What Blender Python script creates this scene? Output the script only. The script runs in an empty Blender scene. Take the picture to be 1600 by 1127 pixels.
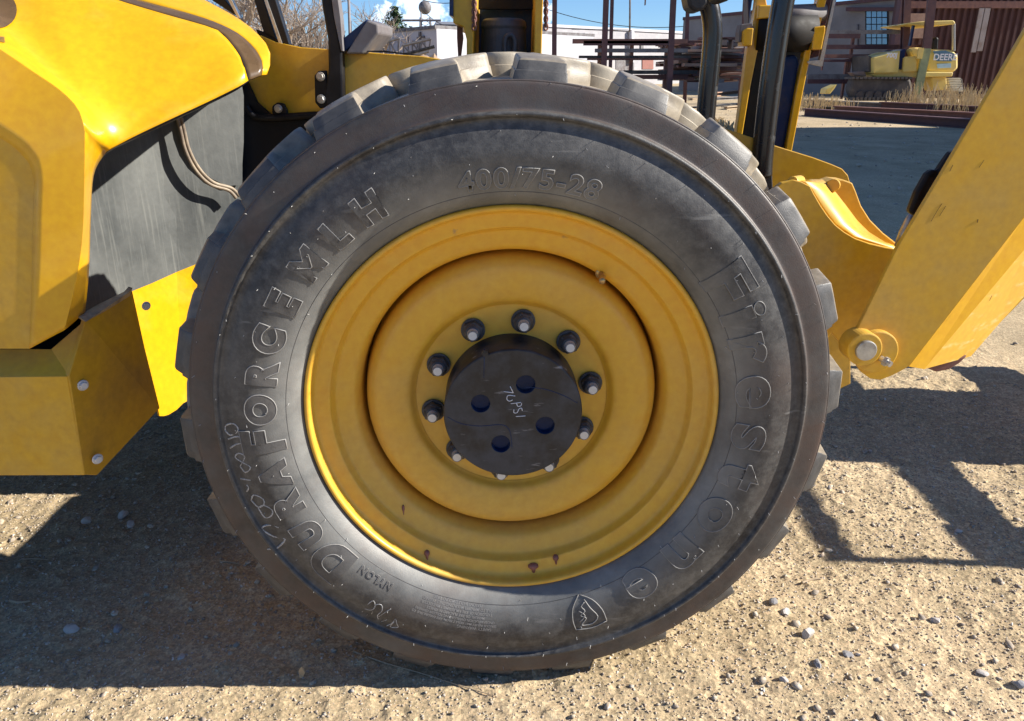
import bpy, bmesh, math, random
import numpy as np
from mathutils import Vector, Matrix
random.seed(7)
R = math.radians
scene = bpy.context.scene
COL = scene.collection
# ------------------------------------------------------------------ camera
F = 1190.0; PITCH = R(20.2); CAM = Vector((0.0, -1.32, 1.244))
cam_d = bpy.data.cameras.new('camera'); cam = bpy.data.objects.new('camera', cam_d); COL.objects.link(cam)
cam.location = CAM; cam.rotation_euler = (R(90) - PITCH, 0, 0)
cam_d.sensor_width = 36; cam_d.lens = F / 1600 * 36; cam_d.clip_start = 0.02; cam_d.clip_end = 6000
scene.camera = cam
# ------------------------------------------------------------------ sky, sun, exposure
SUN_EL = R(30.5); SUN_C = 0.036
tosun = Vector((math.cos(SUN_EL), -SUN_C, math.sin(SUN_EL))).normalized()
world = bpy.data.worlds.new('World'); scene.world = world; world.use_nodes = True
wn = world.node_tree; wn.nodes.clear()
sky = wn.nodes.new('ShaderNodeTexSky'); sky.sky_type = 'NISHITA'; sky.sun_disc = False
sky.sun_elevation = SUN_EL; sky.sun_rotation = math.atan2(tosun.x, tosun.y)
sky.air_density = 1.0; sky.dust_density = 0.3; sky.ozone_density = 4.0; sky.altitude = 1500
bg = wn.nodes.new('ShaderNodeBackground'); bg.inputs[1].default_value = 0.068
out = wn.nodes.new('ShaderNodeOutputWorld')
tc = wn.nodes.new('ShaderNodeTexCoord')
def cloud_mask(direction, size, seed):
    vs = wn.nodes.new('ShaderNodeVectorMath'); vs.operation = 'DISTANCE'
    wn.links.new(tc.outputs['Generated'], vs.inputs[0]); vs.inputs[1].default_value = direction
    nz = wn.nodes.new('ShaderNodeTexNoise'); nz.noise_dimensions = '4D'; nz.inputs['W'].default_value = seed
    nz.inputs['Scale'].default_value = 2.2 / size; nz.inputs['Detail'].default_value = 7; nz.inputs['Roughness'].default_value = .6
    wn.links.new(tc.outputs['Generated'], nz.inputs['Vector'])
    a = wn.nodes.new('ShaderNodeMath'); a.operation = 'DIVIDE'; wn.links.new(vs.outputs['Value'], a.inputs[0]); a.inputs[1].default_value = size
    b = wn.nodes.new('ShaderNodeMath'); b.operation = 'MULTIPLY_ADD'; wn.links.new(nz.outputs[0], b.inputs[0]); b.inputs[1].default_value = -2.6
    wn.links.new(a.outputs[0], b.inputs[2])
    m = wn.nodes.new('ShaderNodeMapRange'); m.interpolation_type = 'SMOOTHSTEP'
    wn.links.new(b.outputs[0], m.inputs[0]); m.inputs[1].default_value = -.45; m.inputs[2].default_value = -.75
    m.inputs[3].default_value = 0; m.inputs[4].default_value = 1
    return m.outputs[0]
def pdir(px, py):
    d = Vector(((px - 800) / F, 0, 0)) + Vector((0, math.cos(PITCH), -math.sin(PITCH))) + Vector((0, math.sin(PITCH), math.cos(PITCH))) * ((563.5 - py) / F)
    return d
cur = sky.outputs[0]
for (px, py, s, sd) in ((656, 24, .040, 1.3), (604, 26, .020, 5.1), (852, 20, .014, 8.2), (400, -330, .16, 3.3), (1500, -500, .2, 9.3)):
    mk = cloud_mask(pdir(px, py).normalized(), s, sd)
    mx = wn.nodes.new('ShaderNodeMix'); mx.data_type = 'RGBA'
    wn.links.new(mk, mx.inputs[0]); wn.links.new(cur, mx.inputs[6]); mx.inputs[7].default_value = (9.5, 9.6, 10.0, 1)
    cur = mx.outputs[2]
tint = wn.nodes.new('ShaderNodeMix'); tint.data_type = 'RGBA'; tint.blend_type = 'MULTIPLY'; tint.inputs[0].default_value = 1
wn.links.new(cur, tint.inputs[6]); tint.inputs[7].default_value = (.80, .97, 1.16, 1)
wn.links.new(tint.outputs[2], bg.inputs[0]); wn.links.new(bg.outputs[0], out.inputs[0])
sun_d = bpy.data.lights.new('sun', 'SUN'); sun_d.energy = 5.0; sun_d.angle = R(.5); sun_d.color = (1, .935, .83)
sun = bpy.data.objects.new('sun', sun_d); COL.objects.link(sun)
sun.rotation_euler = (-tosun).to_track_quat('-Z', 'Y').to_euler(); sun.location = (6, -1, 6)
scene.view_settings.view_transform = 'Standard'; scene.view_settings.look = 'None'
scene.view_settings.exposure = 1.0; scene.view_settings.gamma = 1; scene.view_settings.use_curve_mapping = False

# ------------------------------------------------------------------ helpers
def at(px, py, Y):
    d = pdir(px, py); t = (Y - CAM.y) / d.y
    return CAM + d * t
def rise(y): return .021 * min(max(y - 3, 0), 60)                   # the yard climbs gently away from the machine
def G(px, py, z=0.0):
    d = pdir(px, py); t = (z - CAM.z) / d.z if d.z < 0 else 40
    for _ in range(40):
        y = CAM.y + d.y * t; t = .5 * t + .5 * ((CAM.z - z - rise(y)) / -d.z)
    return CAM + d * t
def material(name, build):
    m = bpy.data.materials.new(name); m.use_nodes = True
    nt = m.node_tree; p = nt.nodes['Principled BSDF']; build(nt, p); return m
def noise(nt, scale, detail=4, rough=.55, coord='Object', vec=None, stretch=None):
    t = nt.nodes.new('ShaderNodeTexCoord'); n = nt.nodes.new('ShaderNodeTexNoise')
    n.inputs['Scale'].default_value = scale; n.inputs['Detail'].default_value = detail; n.inputs['Roughness'].default_value = rough
    src = t.outputs[coord]
    if stretch:
        mp = nt.nodes.new('ShaderNodeMapping'); mp.inputs['Scale'].default_value = stretch
        nt.links.new(src, mp.inputs[0]); src = mp.outputs[0]
    nt.links.new(src, n.inputs['Vector']); return n.outputs[0]
def ramp(nt, src, stops, const=False):
    r = nt.nodes.new('ShaderNodeValToRGB'); nt.links.new(src, r.inputs[0])
    if const: r.color_ramp.interpolation = 'CONSTANT'
    e = r.color_ramp.elements
    while len(e) < len(stops): e.new(.5)
    for k, (p, c) in enumerate(stops):
        e[k].position = p; e[k].color = (*c, 1) if len(c) == 3 else c
    return r.outputs[0]
def mix(nt, fac, a, b, mode='MIX'):
    m = nt.nodes.new('ShaderNodeMix'); m.data_type = 'RGBA'; m.blend_type = mode
    for sock, v in ((0, fac), (6, a), (7, b)):
        if isinstance(v, bpy.types.NodeSocket): nt.links.new(v, m.inputs[sock])
        elif sock == 0: m.inputs[0].default_value = v
        else: m.inputs[sock].default_value = (*v, 1)
    return m.outputs[2]
def bump(nt, p, h, strength, dist=.01):
    b = nt.nodes.new('ShaderNodeBump'); b.inputs['Strength'].default_value = strength; b.inputs['Distance'].default_value = dist
    nt.links.new(h, b.inputs['Height']); nt.links.new(b.outputs[0], p.inputs['Normal'])
def dirty(name, base, dust, rough=.5, scale=9, lo=.45, hi=.75, metal=0, fine=60, bmp=.12, bd=.002, coat=0, stretch=None, coord='Object', amt=1.0, streak=None):
    def b(nt, p):
        n = noise(nt, scale, 6, .62, coord, stretch=stretch)
        f = ramp(nt, n, [(lo, (0, 0, 0)), (hi, (amt, amt, amt))])
        c = mix(nt, f, base, dust)
        n2 = noise(nt, fine, 3, .6, coord)
        c = mix(nt, .35, c, ramp(nt, n2, [(.25, (.45, .45, .45)), (.75, (.8, .8, .8))]), 'OVERLAY')
        if streak:
            n3 = noise(nt, streak[0], 4, .6, coord, stretch=streak[1])
            c = mix(nt, ramp(nt, n3, [(streak[3], (0, 0, 0)), (streak[4], (1, 1, 1))]), c, streak[2])
        nt.links.new(c, p.inputs['Base Color'])
        nt.links.new(ramp(nt, n, [(lo, (rough,) * 3), (hi, (min(1, rough + .3),) * 3)]), p.inputs['Roughness'])
        p.inputs['Metallic'].default_value = metal
        if coat: p.inputs['Coat Weight'].default_value = coat; p.inputs['Coat Roughness'].default_value = .12
        bump(nt, p, n2, bmp, bd)
    return material(name, b)
YEL = (.66, .335, .005)
M = {}
M['yellow'] = dirty('yellow_paint', YEL, (.66, .36, .05), .30, 5, .5, .95, bmp=.02, coat=.35, streak=(9, (1, 1, .25), (.60, .36, .08), .70, .86))
M['yellow_dull'] = dirty('dulled_yellow_paint', (.63, .335, .012), (.44, .29, .08), .42, 6, .42, .85, bmp=.05, coat=.1, streak=(16, (1, 1, .2), (.35, .22, .10), .68, .85))  # dusty mix, also dulled to stand for faces under grazing light
M['rim_yellow'] = dirty('rim_yellow_paint', (.72, .375, .035), (.58, .36, .10), .40, 4, .45, .9, bmp=.05, streak=(26, (1, .3, 1), (.36, .22, .11), .72, .80))
M['yellow_scratched'] = dirty('scratched_yellow_paint', (.72, .40, .05), (.74, .52, .20), .4, 30, .55, .70, bmp=.06, stretch=(.3, 1, 1.6))
M['brown_yellow'] = dirty('shaded_yellow_paint', (.56, .30, .015), (.28, .16, .05), .5, 6, .45, .9, bmp=.08, streak=(18, (1, 1, .2), (.12, .08, .05), .66, .8))  # brown tone puts the tyre's shadow on the box end into the colour
M['black'] = dirty('black_paint', (.007, .007, .009), (.035, .034, .034), .42, 12, .5, .9, bmp=.05)
M['black_dusty'] = dirty('dusty_black_paint', (.018, .018, .021), (.10, .095, .09), .45, 10, .42, .82, bmp=.1)
M['black_panel'] = dirty('scratched_black_rubber_sheet', (.050, .055, .056), (.12, .125, .12), .55, 5, .35, .75, bmp=.3, streak=(130, (1, 1, .045), (.15, .155, .145), .54, .78))
M['canister'] = dirty('blue_grey_canister', (.035, .045, .065), (.09, .10, .12), .45, 14, .45, .8)
M['tube_black'] = dirty('black_tube_paint', (.012, .013, .016), (.10, .105, .11), .26, 26, .58, .8, bmp=.12, coat=.2)
M['hub_black'] = dirty('hub_black_paint', (.010, .011, .015), (.060, .062, .072), .42, 18, .40, .78, bmp=.45, bd=.0012, streak=(46, (.35, 1, 1.6), (.20, .20, .215), .64, .74))
M['hub_blue'] = dirty('oily_blue_black_paint', (.012, .028, .085), (.05, .045, .05), .3, 30, .5, .8, bmp=.3)
M['steel'] = dirty('worn_bare_steel', (.45, .45, .44), (.30, .27, .23), .38, 40, .4, .7, metal=.8)
M['nut_metal'] = dirty('dark_phosphated_nut', (.045, .047, .055), (.12, .12, .13), .38, 50, .4, .75, metal=.3)
M['stud'] = dirty('bright_stud_end', (.62, .63, .64), (.40, .38, .36), .35, 60, .45, .75, metal=.2)
M['brass'] = dirty('brass', (.55, .38, .16), (.35, .22, .12), .35, 60, .4, .7, metal=.8)
M['decal'] = dirty('brown_decal_film', (.10, .060, .025), (.16, .10, .05), .25, 8, .5, .9, bmp=.01, coat=.3)
M['hose'] = dirty('pale_rubber_edging', (.30, .24, .17), (.12, .09, .07), .5, 18, .4, .7)
M['rust'] = dirty('rusty_steel', (.14, .062, .052), (.26, .13, .095), .7, 6, .35, .75, coord='Object', bmp=.2)
M['rust_dark'] = dirty('dark_primer_steel', (.070, .028, .034), (.14, .068, .062), .6, 4, .4, .8, bmp=.15)
M['rust_pale'] = dirty('pale_weathered_steel', (.30, .17, .12), (.42, .28, .2), .7, 5, .35, .7, bmp=.15)
M['grey_steel'] = dirty('weathered_grey_steel', (.17, .165, .17), (.10, .08, .08), .6, 5, .4, .7)
M['green_paint'] = dirty('olive_green_paint', (.24, .28, .15), (.15, .17, .10), .6, 5, .4, .8)
M['dark_inside'] = dirty('near_black_paint', (.008, .008, .010), (.022, .018, .014), .55, 12)  # near-black tone for inner and hidden parts
M['chalk'] = dirty('chalk', (.46, .45, .44), (.22, .215, .21), .9, 300, .42, .62)
M['white_ink'] = dirty('white_paint_marker', (.75, .76, .82), (.5, .5, .55), .6, 300)
M['vent'] = dirty('pale_rubber_spew', (.5, .49, .47), (.4, .4, .4), .5, 80)
M['wood'] = dirty('weathered_wood', (.38, .29, .19), (.25, .19, .13), .8, 8)
M['stem'] = dirty('dry_stalk', (.42, .33, .21), (.30, .22, .13), .9, 20)
M['dry_grass'] = dirty('dry_grass', (.60, .48, .30), (.42, .32, .19), .9, 3)
M['bark_pale'] = dirty('pale_bark', (.33, .27, .22), (.20, .16, .13), .9, 6)
M['conifer'] = dirty('conifer_needles', (.045, .075, .03), (.09, .12, .045), .9, 1.2)
M['utility_wood'] = dirty('grey_utility_pole_wood', (.20, .18, .18), (.14, .12, .12), .85, 4)
M['dirt'] = dirty('heaped_dirt', (.25, .17, .11), (.36, .26, .18), .95, 2)
M['door_red'] = dirty('red_paint', (.45, .05, .06), (.3, .05, .05), .6, 4)
M['dozer_yellow'] = dirty('faded_dozer_yellow', (.74, .52, .13), (.60, .44, .18), .5, 2, .45, .8)
M['dozer_dark'] = dirty('dried_mud_and_steel', (.075, .065, .06), (.15, .13, .11), .8, 3)
M['dozer_track_pale'] = dirty('sunlit_track_shoe', (.42, .40, .34), (.3, .27, .22), .7, 4)  # pale copy: sun on the rear track end is put into the colour
def m_tyre(nt, p, base=(.032, .031, .033), dust=(.21, .205, .195), lo=.30, hi=.8, red=None):
    n = noise(nt, 6, 6, .62); f = ramp(nt, n, [(lo, (0, 0, 0)), (hi, (1, 1, 1))])
    c = mix(nt, f, base, dust)
    n2 = noise(nt, 55, 5, .7)
    c = mix(nt, ramp(nt, n2, [(.40, (0, 0, 0)), (.75, (.6, .6, .6))]), c, dust)
    if red: c = mix(nt, ramp(nt, noise(nt, 9, 5, .7), [(.36, (0, 0, 0)), (.7, (1, 1, 1))]), c, red)
    n3 = noise(nt, 420, 3, .6)
    nt.links.new(c, p.inputs['Base Color']); p.inputs['Roughness'].default_value = .5
    ad = nt.nodes.new('ShaderNodeMath'); ad.operation = 'MULTIPLY_ADD'; nt.links.new(n2, ad.inputs[0]); ad.inputs[1].default_value = .8; nt.links.new(n3, ad.inputs[2])
    bump(nt, p, ad.outputs[0], .28, .0012)
def m_side(nt, p):
    t = nt.nodes.new('ShaderNodeTexCoord'); sx = nt.nodes.new('ShaderNodeVectorMath'); sx.operation = 'MULTIPLY'; sx.inputs[1].default_value = (1, 0, 1)
    nt.links.new(t.outputs['Object'], sx.inputs[0]); ln = nt.nodes.new('ShaderNodeVectorMath'); ln.operation = 'LENGTH'; nt.links.new(sx.outputs[0], ln.inputs[0])
    w = nt.nodes.new('ShaderNodeMath'); w.operation = 'MULTIPLY_ADD'; nt.links.new(noise(nt, 11, 6, .7), w.inputs[0]); w.inputs[1].default_value = .06; nt.links.new(ln.outputs['Value'], w.inputs[2])
    rad = ramp(nt, w.outputs[0], [(.455, (1, 1, 1)), (.520, (0, 0, 0))])                   # dust settles on the flat inner part of the wall
    n = noise(nt, 5, 7, .66); f = ramp(nt, n, [(.34, (0, 0, 0)), (.74, (1, 1, 1))])
    outer = mix(nt, f, (.020, .020, .023), (.095, .092, .088)); inner = mix(nt, f, (.095, .098, .098), (.28, .28, .265))
    c = mix(nt, rad, outer, inner)
    n2 = noise(nt, 48, 6, .72); c = mix(nt, ramp(nt, n2, [(.42, (0, 0, 0)), (.78, (.7, .7, .7))]), c, (.17, .165, .155))
    c = mix(nt, ramp(nt, noise(nt, 3.2, 5, .7), [(.52, (0, 0, 0)), (.72, (.55, .55, .55))]), c, (.085, .058, .048))
    s1 = noise(nt, 30, 3, .6, stretch=(.2, 1, 1.6)); c = mix(nt, ramp(nt, s1, [(.66, (0, 0, 0)), (.72, (.5, .5, .5))]), c, (.20, .195, .185))
    nt.links.new(c, p.inputs['Base Color']); p.inputs['Roughness'].default_value = .5
    ad = nt.nodes.new('ShaderNodeMath'); ad.operation = 'MULTIPLY_ADD'; nt.links.new(n2, ad.inputs[0]); ad.inputs[1].default_value = .8; nt.links.new(noise(nt, 420, 3, .6), ad.inputs[2])
    bump(nt, p, ad.outputs[0], .32, .0012)
M['tyre'] = material('dusty_tyre_rubber', m_side)
M['tyre_inner'] = material('grey_dusted_bead_rubber', lambda nt, p: m_tyre(nt, p, (.15, .153, .15), (.36, .36, .335), .2, .7))
M['tyre_red'] = material('scuffed_reddish_rubber', lambda nt, p: m_tyre(nt, p, (.030, .028, .029), (.105, .098, .092), .38, .72, (.085, .055, .045)))
for _n in ('black', 'hub_blue', 'dark_inside', 'black_dusty'): M[_n].node_tree.nodes['Principled BSDF'].inputs['Specular IOR Level'].default_value = .22
M['letter'] = material('moulded_letter_rubber', lambda nt, p: m_tyre(nt, p, (.034, .034, .037), (.14, .135, .13), .35, .85))
M['bead'] = material('highlit_letter_rubber', lambda nt, p: m_tyre(nt, p, (.12, .12, .12), (.30, .29, .28), .3, .7))  # paler rubber: highlights along the raised letters are put into the colour
M['lug_side'] = material('lug_side_rubber', lambda nt, p: m_tyre(nt, p, (.026, .027, .031), (.13, .125, .12), .35, .9))
M['tread_dust'] = material('dirt_coated_tread', lambda nt, p: m_tyre(nt, p, (.30, .26, .195), (.43, .37, .28), .3, .7, (.13, .11, .09)))

def mk(name, verts, faces, mats, parent=None, smooth=False, mi=None):
    me = bpy.data.meshes.new(name); me.from_pydata([tuple(v) for v in verts], [], faces)
    for m in (mats if isinstance(mats, (list, tuple)) else [mats]): me.materials.append(m)
    if mi is not None: me.polygons.foreach_set('material_index', mi)
    if smooth: me.polygons.foreach_set('use_smooth', [True] * len(me.polygons))
    me.update(); o = bpy.data.objects.new(name, me); COL.objects.link(o)
    if parent: o.parent = parent
    return o
def tag(o, label=None, cat=None, group=None, kind=None):
    if label: o['label'] = label
    if cat: o['category'] = cat
    if group: o['group'] = group
    if kind: o['kind'] = kind
    return o
def empty(name, loc=(0, 0, 0), parent=None):
    o = bpy.data.objects.new(name, None); o.location = loc; o.empty_display_size = .1; COL.objects.link(o)
    if parent: o.parent = parent
    return o
class MB:
    def __init__(s): s.v = []; s.f = []; s.m = []
    def add(s, v, f, m=0):
        b = len(s.v); s.v += [tuple(x) for x in v]; s.f += [[i + b for i in q] for q in f]; s.m += [m] * len(f); return s
    def box(s, a, b, m=0):
        x0, y0, z0 = a; x1, y1, z1 = b
        return s.add([(x0, y0, z0), (x1, y0, z0), (x1, y1, z0), (x0, y1, z0), (x0, y0, z1), (x1, y0, z1), (x1, y1, z1), (x0, y1, z1)],
                     [(3, 2, 1, 0), (4, 5, 6, 7), (0, 1, 5, 4), (1, 2, 6, 5), (2, 3, 7, 6), (3, 0, 4, 7)], m)
    def prism(s, front, back, m=0):
        n = len(front)
        fs = [list(range(n)), [2 * n - 1 - i for i in range(n)]] + [[i, i + n, (i + 1) % n + n, (i + 1) % n] for i in range(n)]
        return s.add(list(front) + list(back), fs, m)
    def tube(s, pts, r, n=10, m=0, caps=True):
        pts = [Vector(p) for p in pts]; rs = r if isinstance(r, (list, tuple)) else [r] * len(pts)
        vs = []; prev = None
        for i, p in enumerate(pts):
            t = (pts[min(i + 1, len(pts) - 1)] - pts[max(i - 1, 0)]).normalized()
            if prev is None: a = t.orthogonal().normalized()
            else: a = (prev - t * prev.dot(t)).normalized()
            prev = a; b = t.cross(a)
            vs += [p + (a * math.cos(2 * math.pi * k / n) + b * math.sin(2 * math.pi * k / n)) * rs[i] for k in range(n)]
        fs = [[i * n + k, i * n + (k + 1) % n, (i + 1) * n + (k + 1) % n, (i + 1) * n + k] for i in range(len(pts) - 1) for k in range(n)]
        if caps: fs += [list(range(n))[::-1], [(len(pts) - 1) * n + k for k in range(n)]]
        return s.add(vs, fs, m)
    def build(s, name, mats, parent=None, smooth=False, bevel=0, seg=2, fix=True):
        if fix or bevel:
            bm = bmesh.new(); vs = [bm.verts.new(v) for v in s.v]
            for f, m in zip(s.f, s.m):
                try: q = bm.faces.new([vs[i] for i in f]); q.material_index = m; q.smooth = smooth
                except ValueError: pass
            bmesh.ops.recalc_face_normals(bm, faces=bm.faces)
            if bevel:
                ed = [e for e in bm.edges if len(e.link_faces) == 2 and e.calc_face_angle(0) > .5]
                bmesh.ops.bevel(bm, geom=ed, offset=bevel, segments=seg, affect='EDGES', profile=.5, clamp_overlap=True)
            me = bpy.data.meshes.new(name); bm.to_mesh(me); bm.free()
            for m in (mats if isinstance(mats, (list, tuple)) else [mats]): me.materials.append(m)
            o = bpy.data.objects.new(name, me); COL.objects.link(o)
            if parent: o.parent = parent
            return o
        return mk(name, s.v, s.f, mats, parent, smooth, s.m)
def px_prism(name, pts, Y, th, mat, parent=None, bevel=0, seg=2):
    fr = [at(x, y, Y) for x, y in pts]; bk = [Vector((v.x, v.y + th, v.z)) for v in fr]
    return MB().prism(fr, bk).build(name, mat, parent, bevel=bevel, seg=seg)
def curve_pts(pts, n=6):
    pts = [Vector(p) for p in pts]; o = []
    for i in range(len(pts) - 1):
        p0 = pts[max(i - 1, 0)]; p1 = pts[i]; p2 = pts[i + 1]; p3 = pts[min(i + 2, len(pts) - 1)]
        for k in range(n):
            t = k / n
            o.append(.5 * ((2 * p1) + (p2 - p0) * t + (2 * p0 - 5 * p1 + 4 * p2 - p3) * t * t + (3 * p1 - p0 - 3 * p2 + p3) * t ** 3))
    o.append(pts[-1]); return o
def lathe(name, prof, segs, mats, parent=None, mi=None, smooth=True):
    vs = []; n = len(prof)
    for k in range(segs):
        a = 2 * math.pi * k / segs; c, s_ = math.cos(a), math.sin(a)
        vs += [(r * c, y, r * s_) for r, y in prof]
    fs = []; mm = []
    for k in range(segs):
        k2 = (k + 1) % segs
        for i in range(n - 1):
            fs.append((k * n + i, k2 * n + i, k2 * n + i + 1, k * n + i + 1)); mm.append(mi(i) if mi else 0)
    return mk(name, vs, fs, mats, parent, smooth, mm)
def copy_tree(o, parent=None):
    c = o.copy(); COL.objects.link(c); c.parent = parent
    for ch in [q for q in list(bpy.data.objects) if q.parent == o]: copy_tree(ch, c)
    return c
# vectorised value noise
def vn(x, y, scale, seed):
    rng = np.random.RandomState(seed); T = rng.rand(256, 256)
    u = x / scale; v = y / scale; i = np.floor(u).astype(int); j = np.floor(v).astype(int)
    fu = u - i; fv = v - j; fu = fu * fu * (3 - 2 * fu); fv = fv * fv * (3 - 2 * fv)
    g = lambda a, b: T[a % 256, b % 256]
    return (g(i, j) * (1 - fu) + g(i + 1, j) * fu) * (1 - fv) + (g(i, j + 1) * (1 - fu) + g(i + 1, j + 1) * fu) * fv
def gh(x, y):
    x = np.asarray(x, float); y = np.asarray(y, float)
    return (vn(x, y, .9, 1) - .5) * .020 + (vn(x, y, .21, 2) - .5) * .012 + (vn(x, y, .07, 3) - .5) * .006
def gfine(x, y):
    a = vn(x, y, .026, 4); b = vn(x + 7, y, .012, 5)
    c = vn(x + 3, y, .045, 6); return np.maximum(a - .55, 0) * .010 + (b - .5) * .0055 + np.maximum(c - .68, 0) * .014

# ------------------------------------------------------------------ ground
def ground():
    def axis(lo, hi, step, far, g=1.12):
        c = list(np.arange(lo, hi, step)); s_ = step; x = c[-1]
        while x < far: s_ *= g; x += s_; c.append(x)
        s_ = step; x = c[0]; l = []
        while x > -far: s_ *= g; x -= s_; l.append(x)
        return np.array(l[::-1] + c)
    xs = axis(-1.9, 2.3, .0078, 900); ys = axis(-.55, 1.9, .0078, 900)
    X, Y = np.meshgrid(xs, ys)
    near = np.clip(1.6 - np.maximum(np.abs(X - .2) / 3.2, np.abs(Y - .7) / 2.6), 0, 1)
    Z = gh(X, Y) * np.clip(near * 1.0 + .0, .0, 1) + gfine(X, Y) * near
    far_b = np.clip((Y - 4) / 8, 0, 1) * (np.abs(X) < 60) * (Y < 60)
    Z = Z + far_b * (vn(X, Y, 2.5, 9) - .5) * .05
    Z = Z + .021 * np.clip(Y - 3, 0, 60)
    nx, ny = len(xs), len(ys); V = np.stack([X.ravel(), Y.ravel(), Z.ravel()], 1)
    idx = np.arange(nx * ny).reshape(ny, nx)
    Fc = np.stack([idx[:-1, :-1].ravel(), idx[:-1, 1:].ravel(), idx[1:, 1:].ravel(), idx[1:, :-1].ravel()], 1)
    me = bpy.data.meshes.new('ground'); me.vertices.add(len(V)); me.vertices.foreach_set('co', V.ravel())
    me.loops.add(Fc.size); me.loops.foreach_set('vertex_index', Fc.ravel().astype(np.int32))
    me.polygons.add(len(Fc)); me.polygons.foreach_set('loop_start', np.arange(0, Fc.size, 4, dtype=np.int32))
    me.polygons.foreach_set('loop_total', np.full(len(Fc), 4, np.int32)); me.update(calc_edges=True)
    me.polygons.foreach_set('use_smooth', [True] * len(Fc))
    def b(nt, p):
        c = ramp(nt, noise(nt, 1.6, 6, .65), [(.30, (.38, .295, .175)), (.5, (.50, .40, .25)), (.72, (.60, .49, .32))])
        g1 = noise(nt, 150, 3, .7)
        c = mix(nt, .55, c, ramp(nt, g1, [(.3, (.16, .15, .15)), (.5, (.50, .49, .48)), (.68, (.88, .87, .85))]), 'OVERLAY')
        v = nt.nodes.new('ShaderNodeTexVoronoi'); v.inputs['Scale'].default_value = 85
        t = nt.nodes.new('ShaderNodeTexCoord'); nt.links.new(t.outputs['Object'], v.inputs['Vector'])
        cell = ramp(nt, v.outputs['Color'], [(.0, (.2, .2, .2)), (.62, (.5, .5, .5)), (.8, (.66, .62, .60)), (.95, (.2, .19, .2))], True)
        c = mix(nt, .35, c, cell, 'OVERLAY')
        c = mix(nt, ramp(nt, noise(nt, .35, 5, .7), [(.45, (0, 0, 0)), (.75, (.55, .55, .55))]), c, (.34, .27, .18))
        nt.links.new(c, p.inputs['Base Color']); p.inputs['Roughness'].default_value = .95
        p.inputs['Specular IOR Level'].default_value = .2
        ad = nt.nodes.new('ShaderNodeMath'); ad.operation = 'ADD'; nt.links.new(g1, ad.inputs[0]); nt.links.new(v.outputs['Distance'], ad.inputs[1])
        bump(nt, p, ad.outputs[0], .40, .005)
    me.materials.append(material('packed_gravel_dirt', b))
    o = bpy.data.objects.new('ground', me); COL.objects.link(o); o['kind'] = 'structure'
ground()
def m_stone(nt, p):
    n = noise(nt, 38, 1, .3, 'Object')
    c = ramp(nt, n, [(.30, (.30, .25, .20)), (.42, (.45, .37, .27)), (.5, (.34, .31, .28)), (.54, (.52, .45, .35)), (.60, (.40, .31, .23)), (.68, (.60, .56, .50))], True)
    c = mix(nt, .4, c, ramp(nt, noise(nt, 300, 3, .6), [(.3, (.35,) * 3), (.7, (.68,) * 3)]), 'OVERLAY')
    nt.links.new(c, p.inputs['Base Color']); p.inputs['Roughness'].default_value = .9
M['stone'] = material('mixed_gravel_stone', m_stone)
M['stone_pale'] = dirty('pale_stone', (.46, .43, .41), (.30, .26, .22), .85, 30, .35, .7)
M['stone_grey'] = dirty('grey_stone', (.27, .27, .28), (.18, .165, .155), .85, 30, .35, .7)
ICO = []
for sub in (1, 2):
    bm = bmesh.new(); bmesh.ops.create_icosphere(bm, subdivisions=sub, radius=1)
    ICO.append((np.array([v.co[:] for v in bm.verts]), [[v.index for v in f.verts] for f in bm.faces])); bm.free()
def scatter(name, n, smin, smax, power, region, seed, sink=.25, dens=None, mat='stone'):
    rng = np.random.RandomState(seed); V0, F0 = ICO[0]; V0 = np.array(V0); F0 = np.array(F0)
    x0, x1, y0, y1 = region
    xs = rng.uniform(x0, x1, n); ys = rng.uniform(y0, y1, n)
    if dens is not None:
        k = rng.rand(n) < dens(xs, ys); xs, ys = xs[k], ys[k]; n = len(xs)
    s = smin + (smax - smin) * rng.rand(n) ** power
    zs = gh(xs, ys) + gfine(xs, ys) + .021 * np.clip(ys - 3, 0, 60)
    a = rng.uniform(0, 6.28, n); sc = np.stack([s * rng.uniform(.8, 1.35, n), s * rng.uniform(.6, 1.1, n), s * rng.uniform(.35, .75, n)], 1)
    P = V0[None] * (1 + (rng.rand(n, len(V0), 1) - .5) * .75) * sc[:, None, :]
    tl = rng.uniform(-.5, .5, n); P2 = P.copy()
    P2[:, :, 2] = P[:, :, 2] * np.cos(tl)[:, None] + P[:, :, 0] * np.sin(tl)[:, None]
    P2[:, :, 0] = P[:, :, 0] * np.cos(tl)[:, None] - P[:, :, 2] * np.sin(tl)[:, None]
    Q = P2.copy(); Q[:, :, 0] = P2[:, :, 0] * np.cos(a)[:, None] - P2[:, :, 1] * np.sin(a)[:, None]; Q[:, :, 1] = P2[:, :, 0] * np.sin(a)[:, None] + P2[:, :, 1] * np.cos(a)[:, None]
    Q += np.stack([xs, ys, zs + sc[:, 2] * (1 - 2 * sink)], 1)[:, None, :]
    V = Q.reshape(-1, 3); Fc = (F0[None] + (np.arange(n) * len(V0))[:, None, None]).reshape(-1, 3)
    me = bpy.data.meshes.new(name); me.vertices.add(len(V)); me.vertices.foreach_set('co', V.ravel())
    me.loops.add(Fc.size); me.loops.foreach_set('vertex_index', Fc.ravel().astype(np.int32))
    me.polygons.add(len(Fc)); me.polygons.foreach_set('loop_start', np.arange(0, Fc.size, 3, dtype=np.int32))
    me.polygons.foreach_set('loop_total', np.full(len(Fc), 3, np.int32)); me.update(calc_edges=True)
    me.materials.append(M[mat]); o = bpy.data.objects.new(name, me); COL.objects.link(o)
    return o
o = scatter('grit', 80000, .0011, .0040, 2.6, (-1.7, 2.0, -.5, 1.7), 11)
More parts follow.
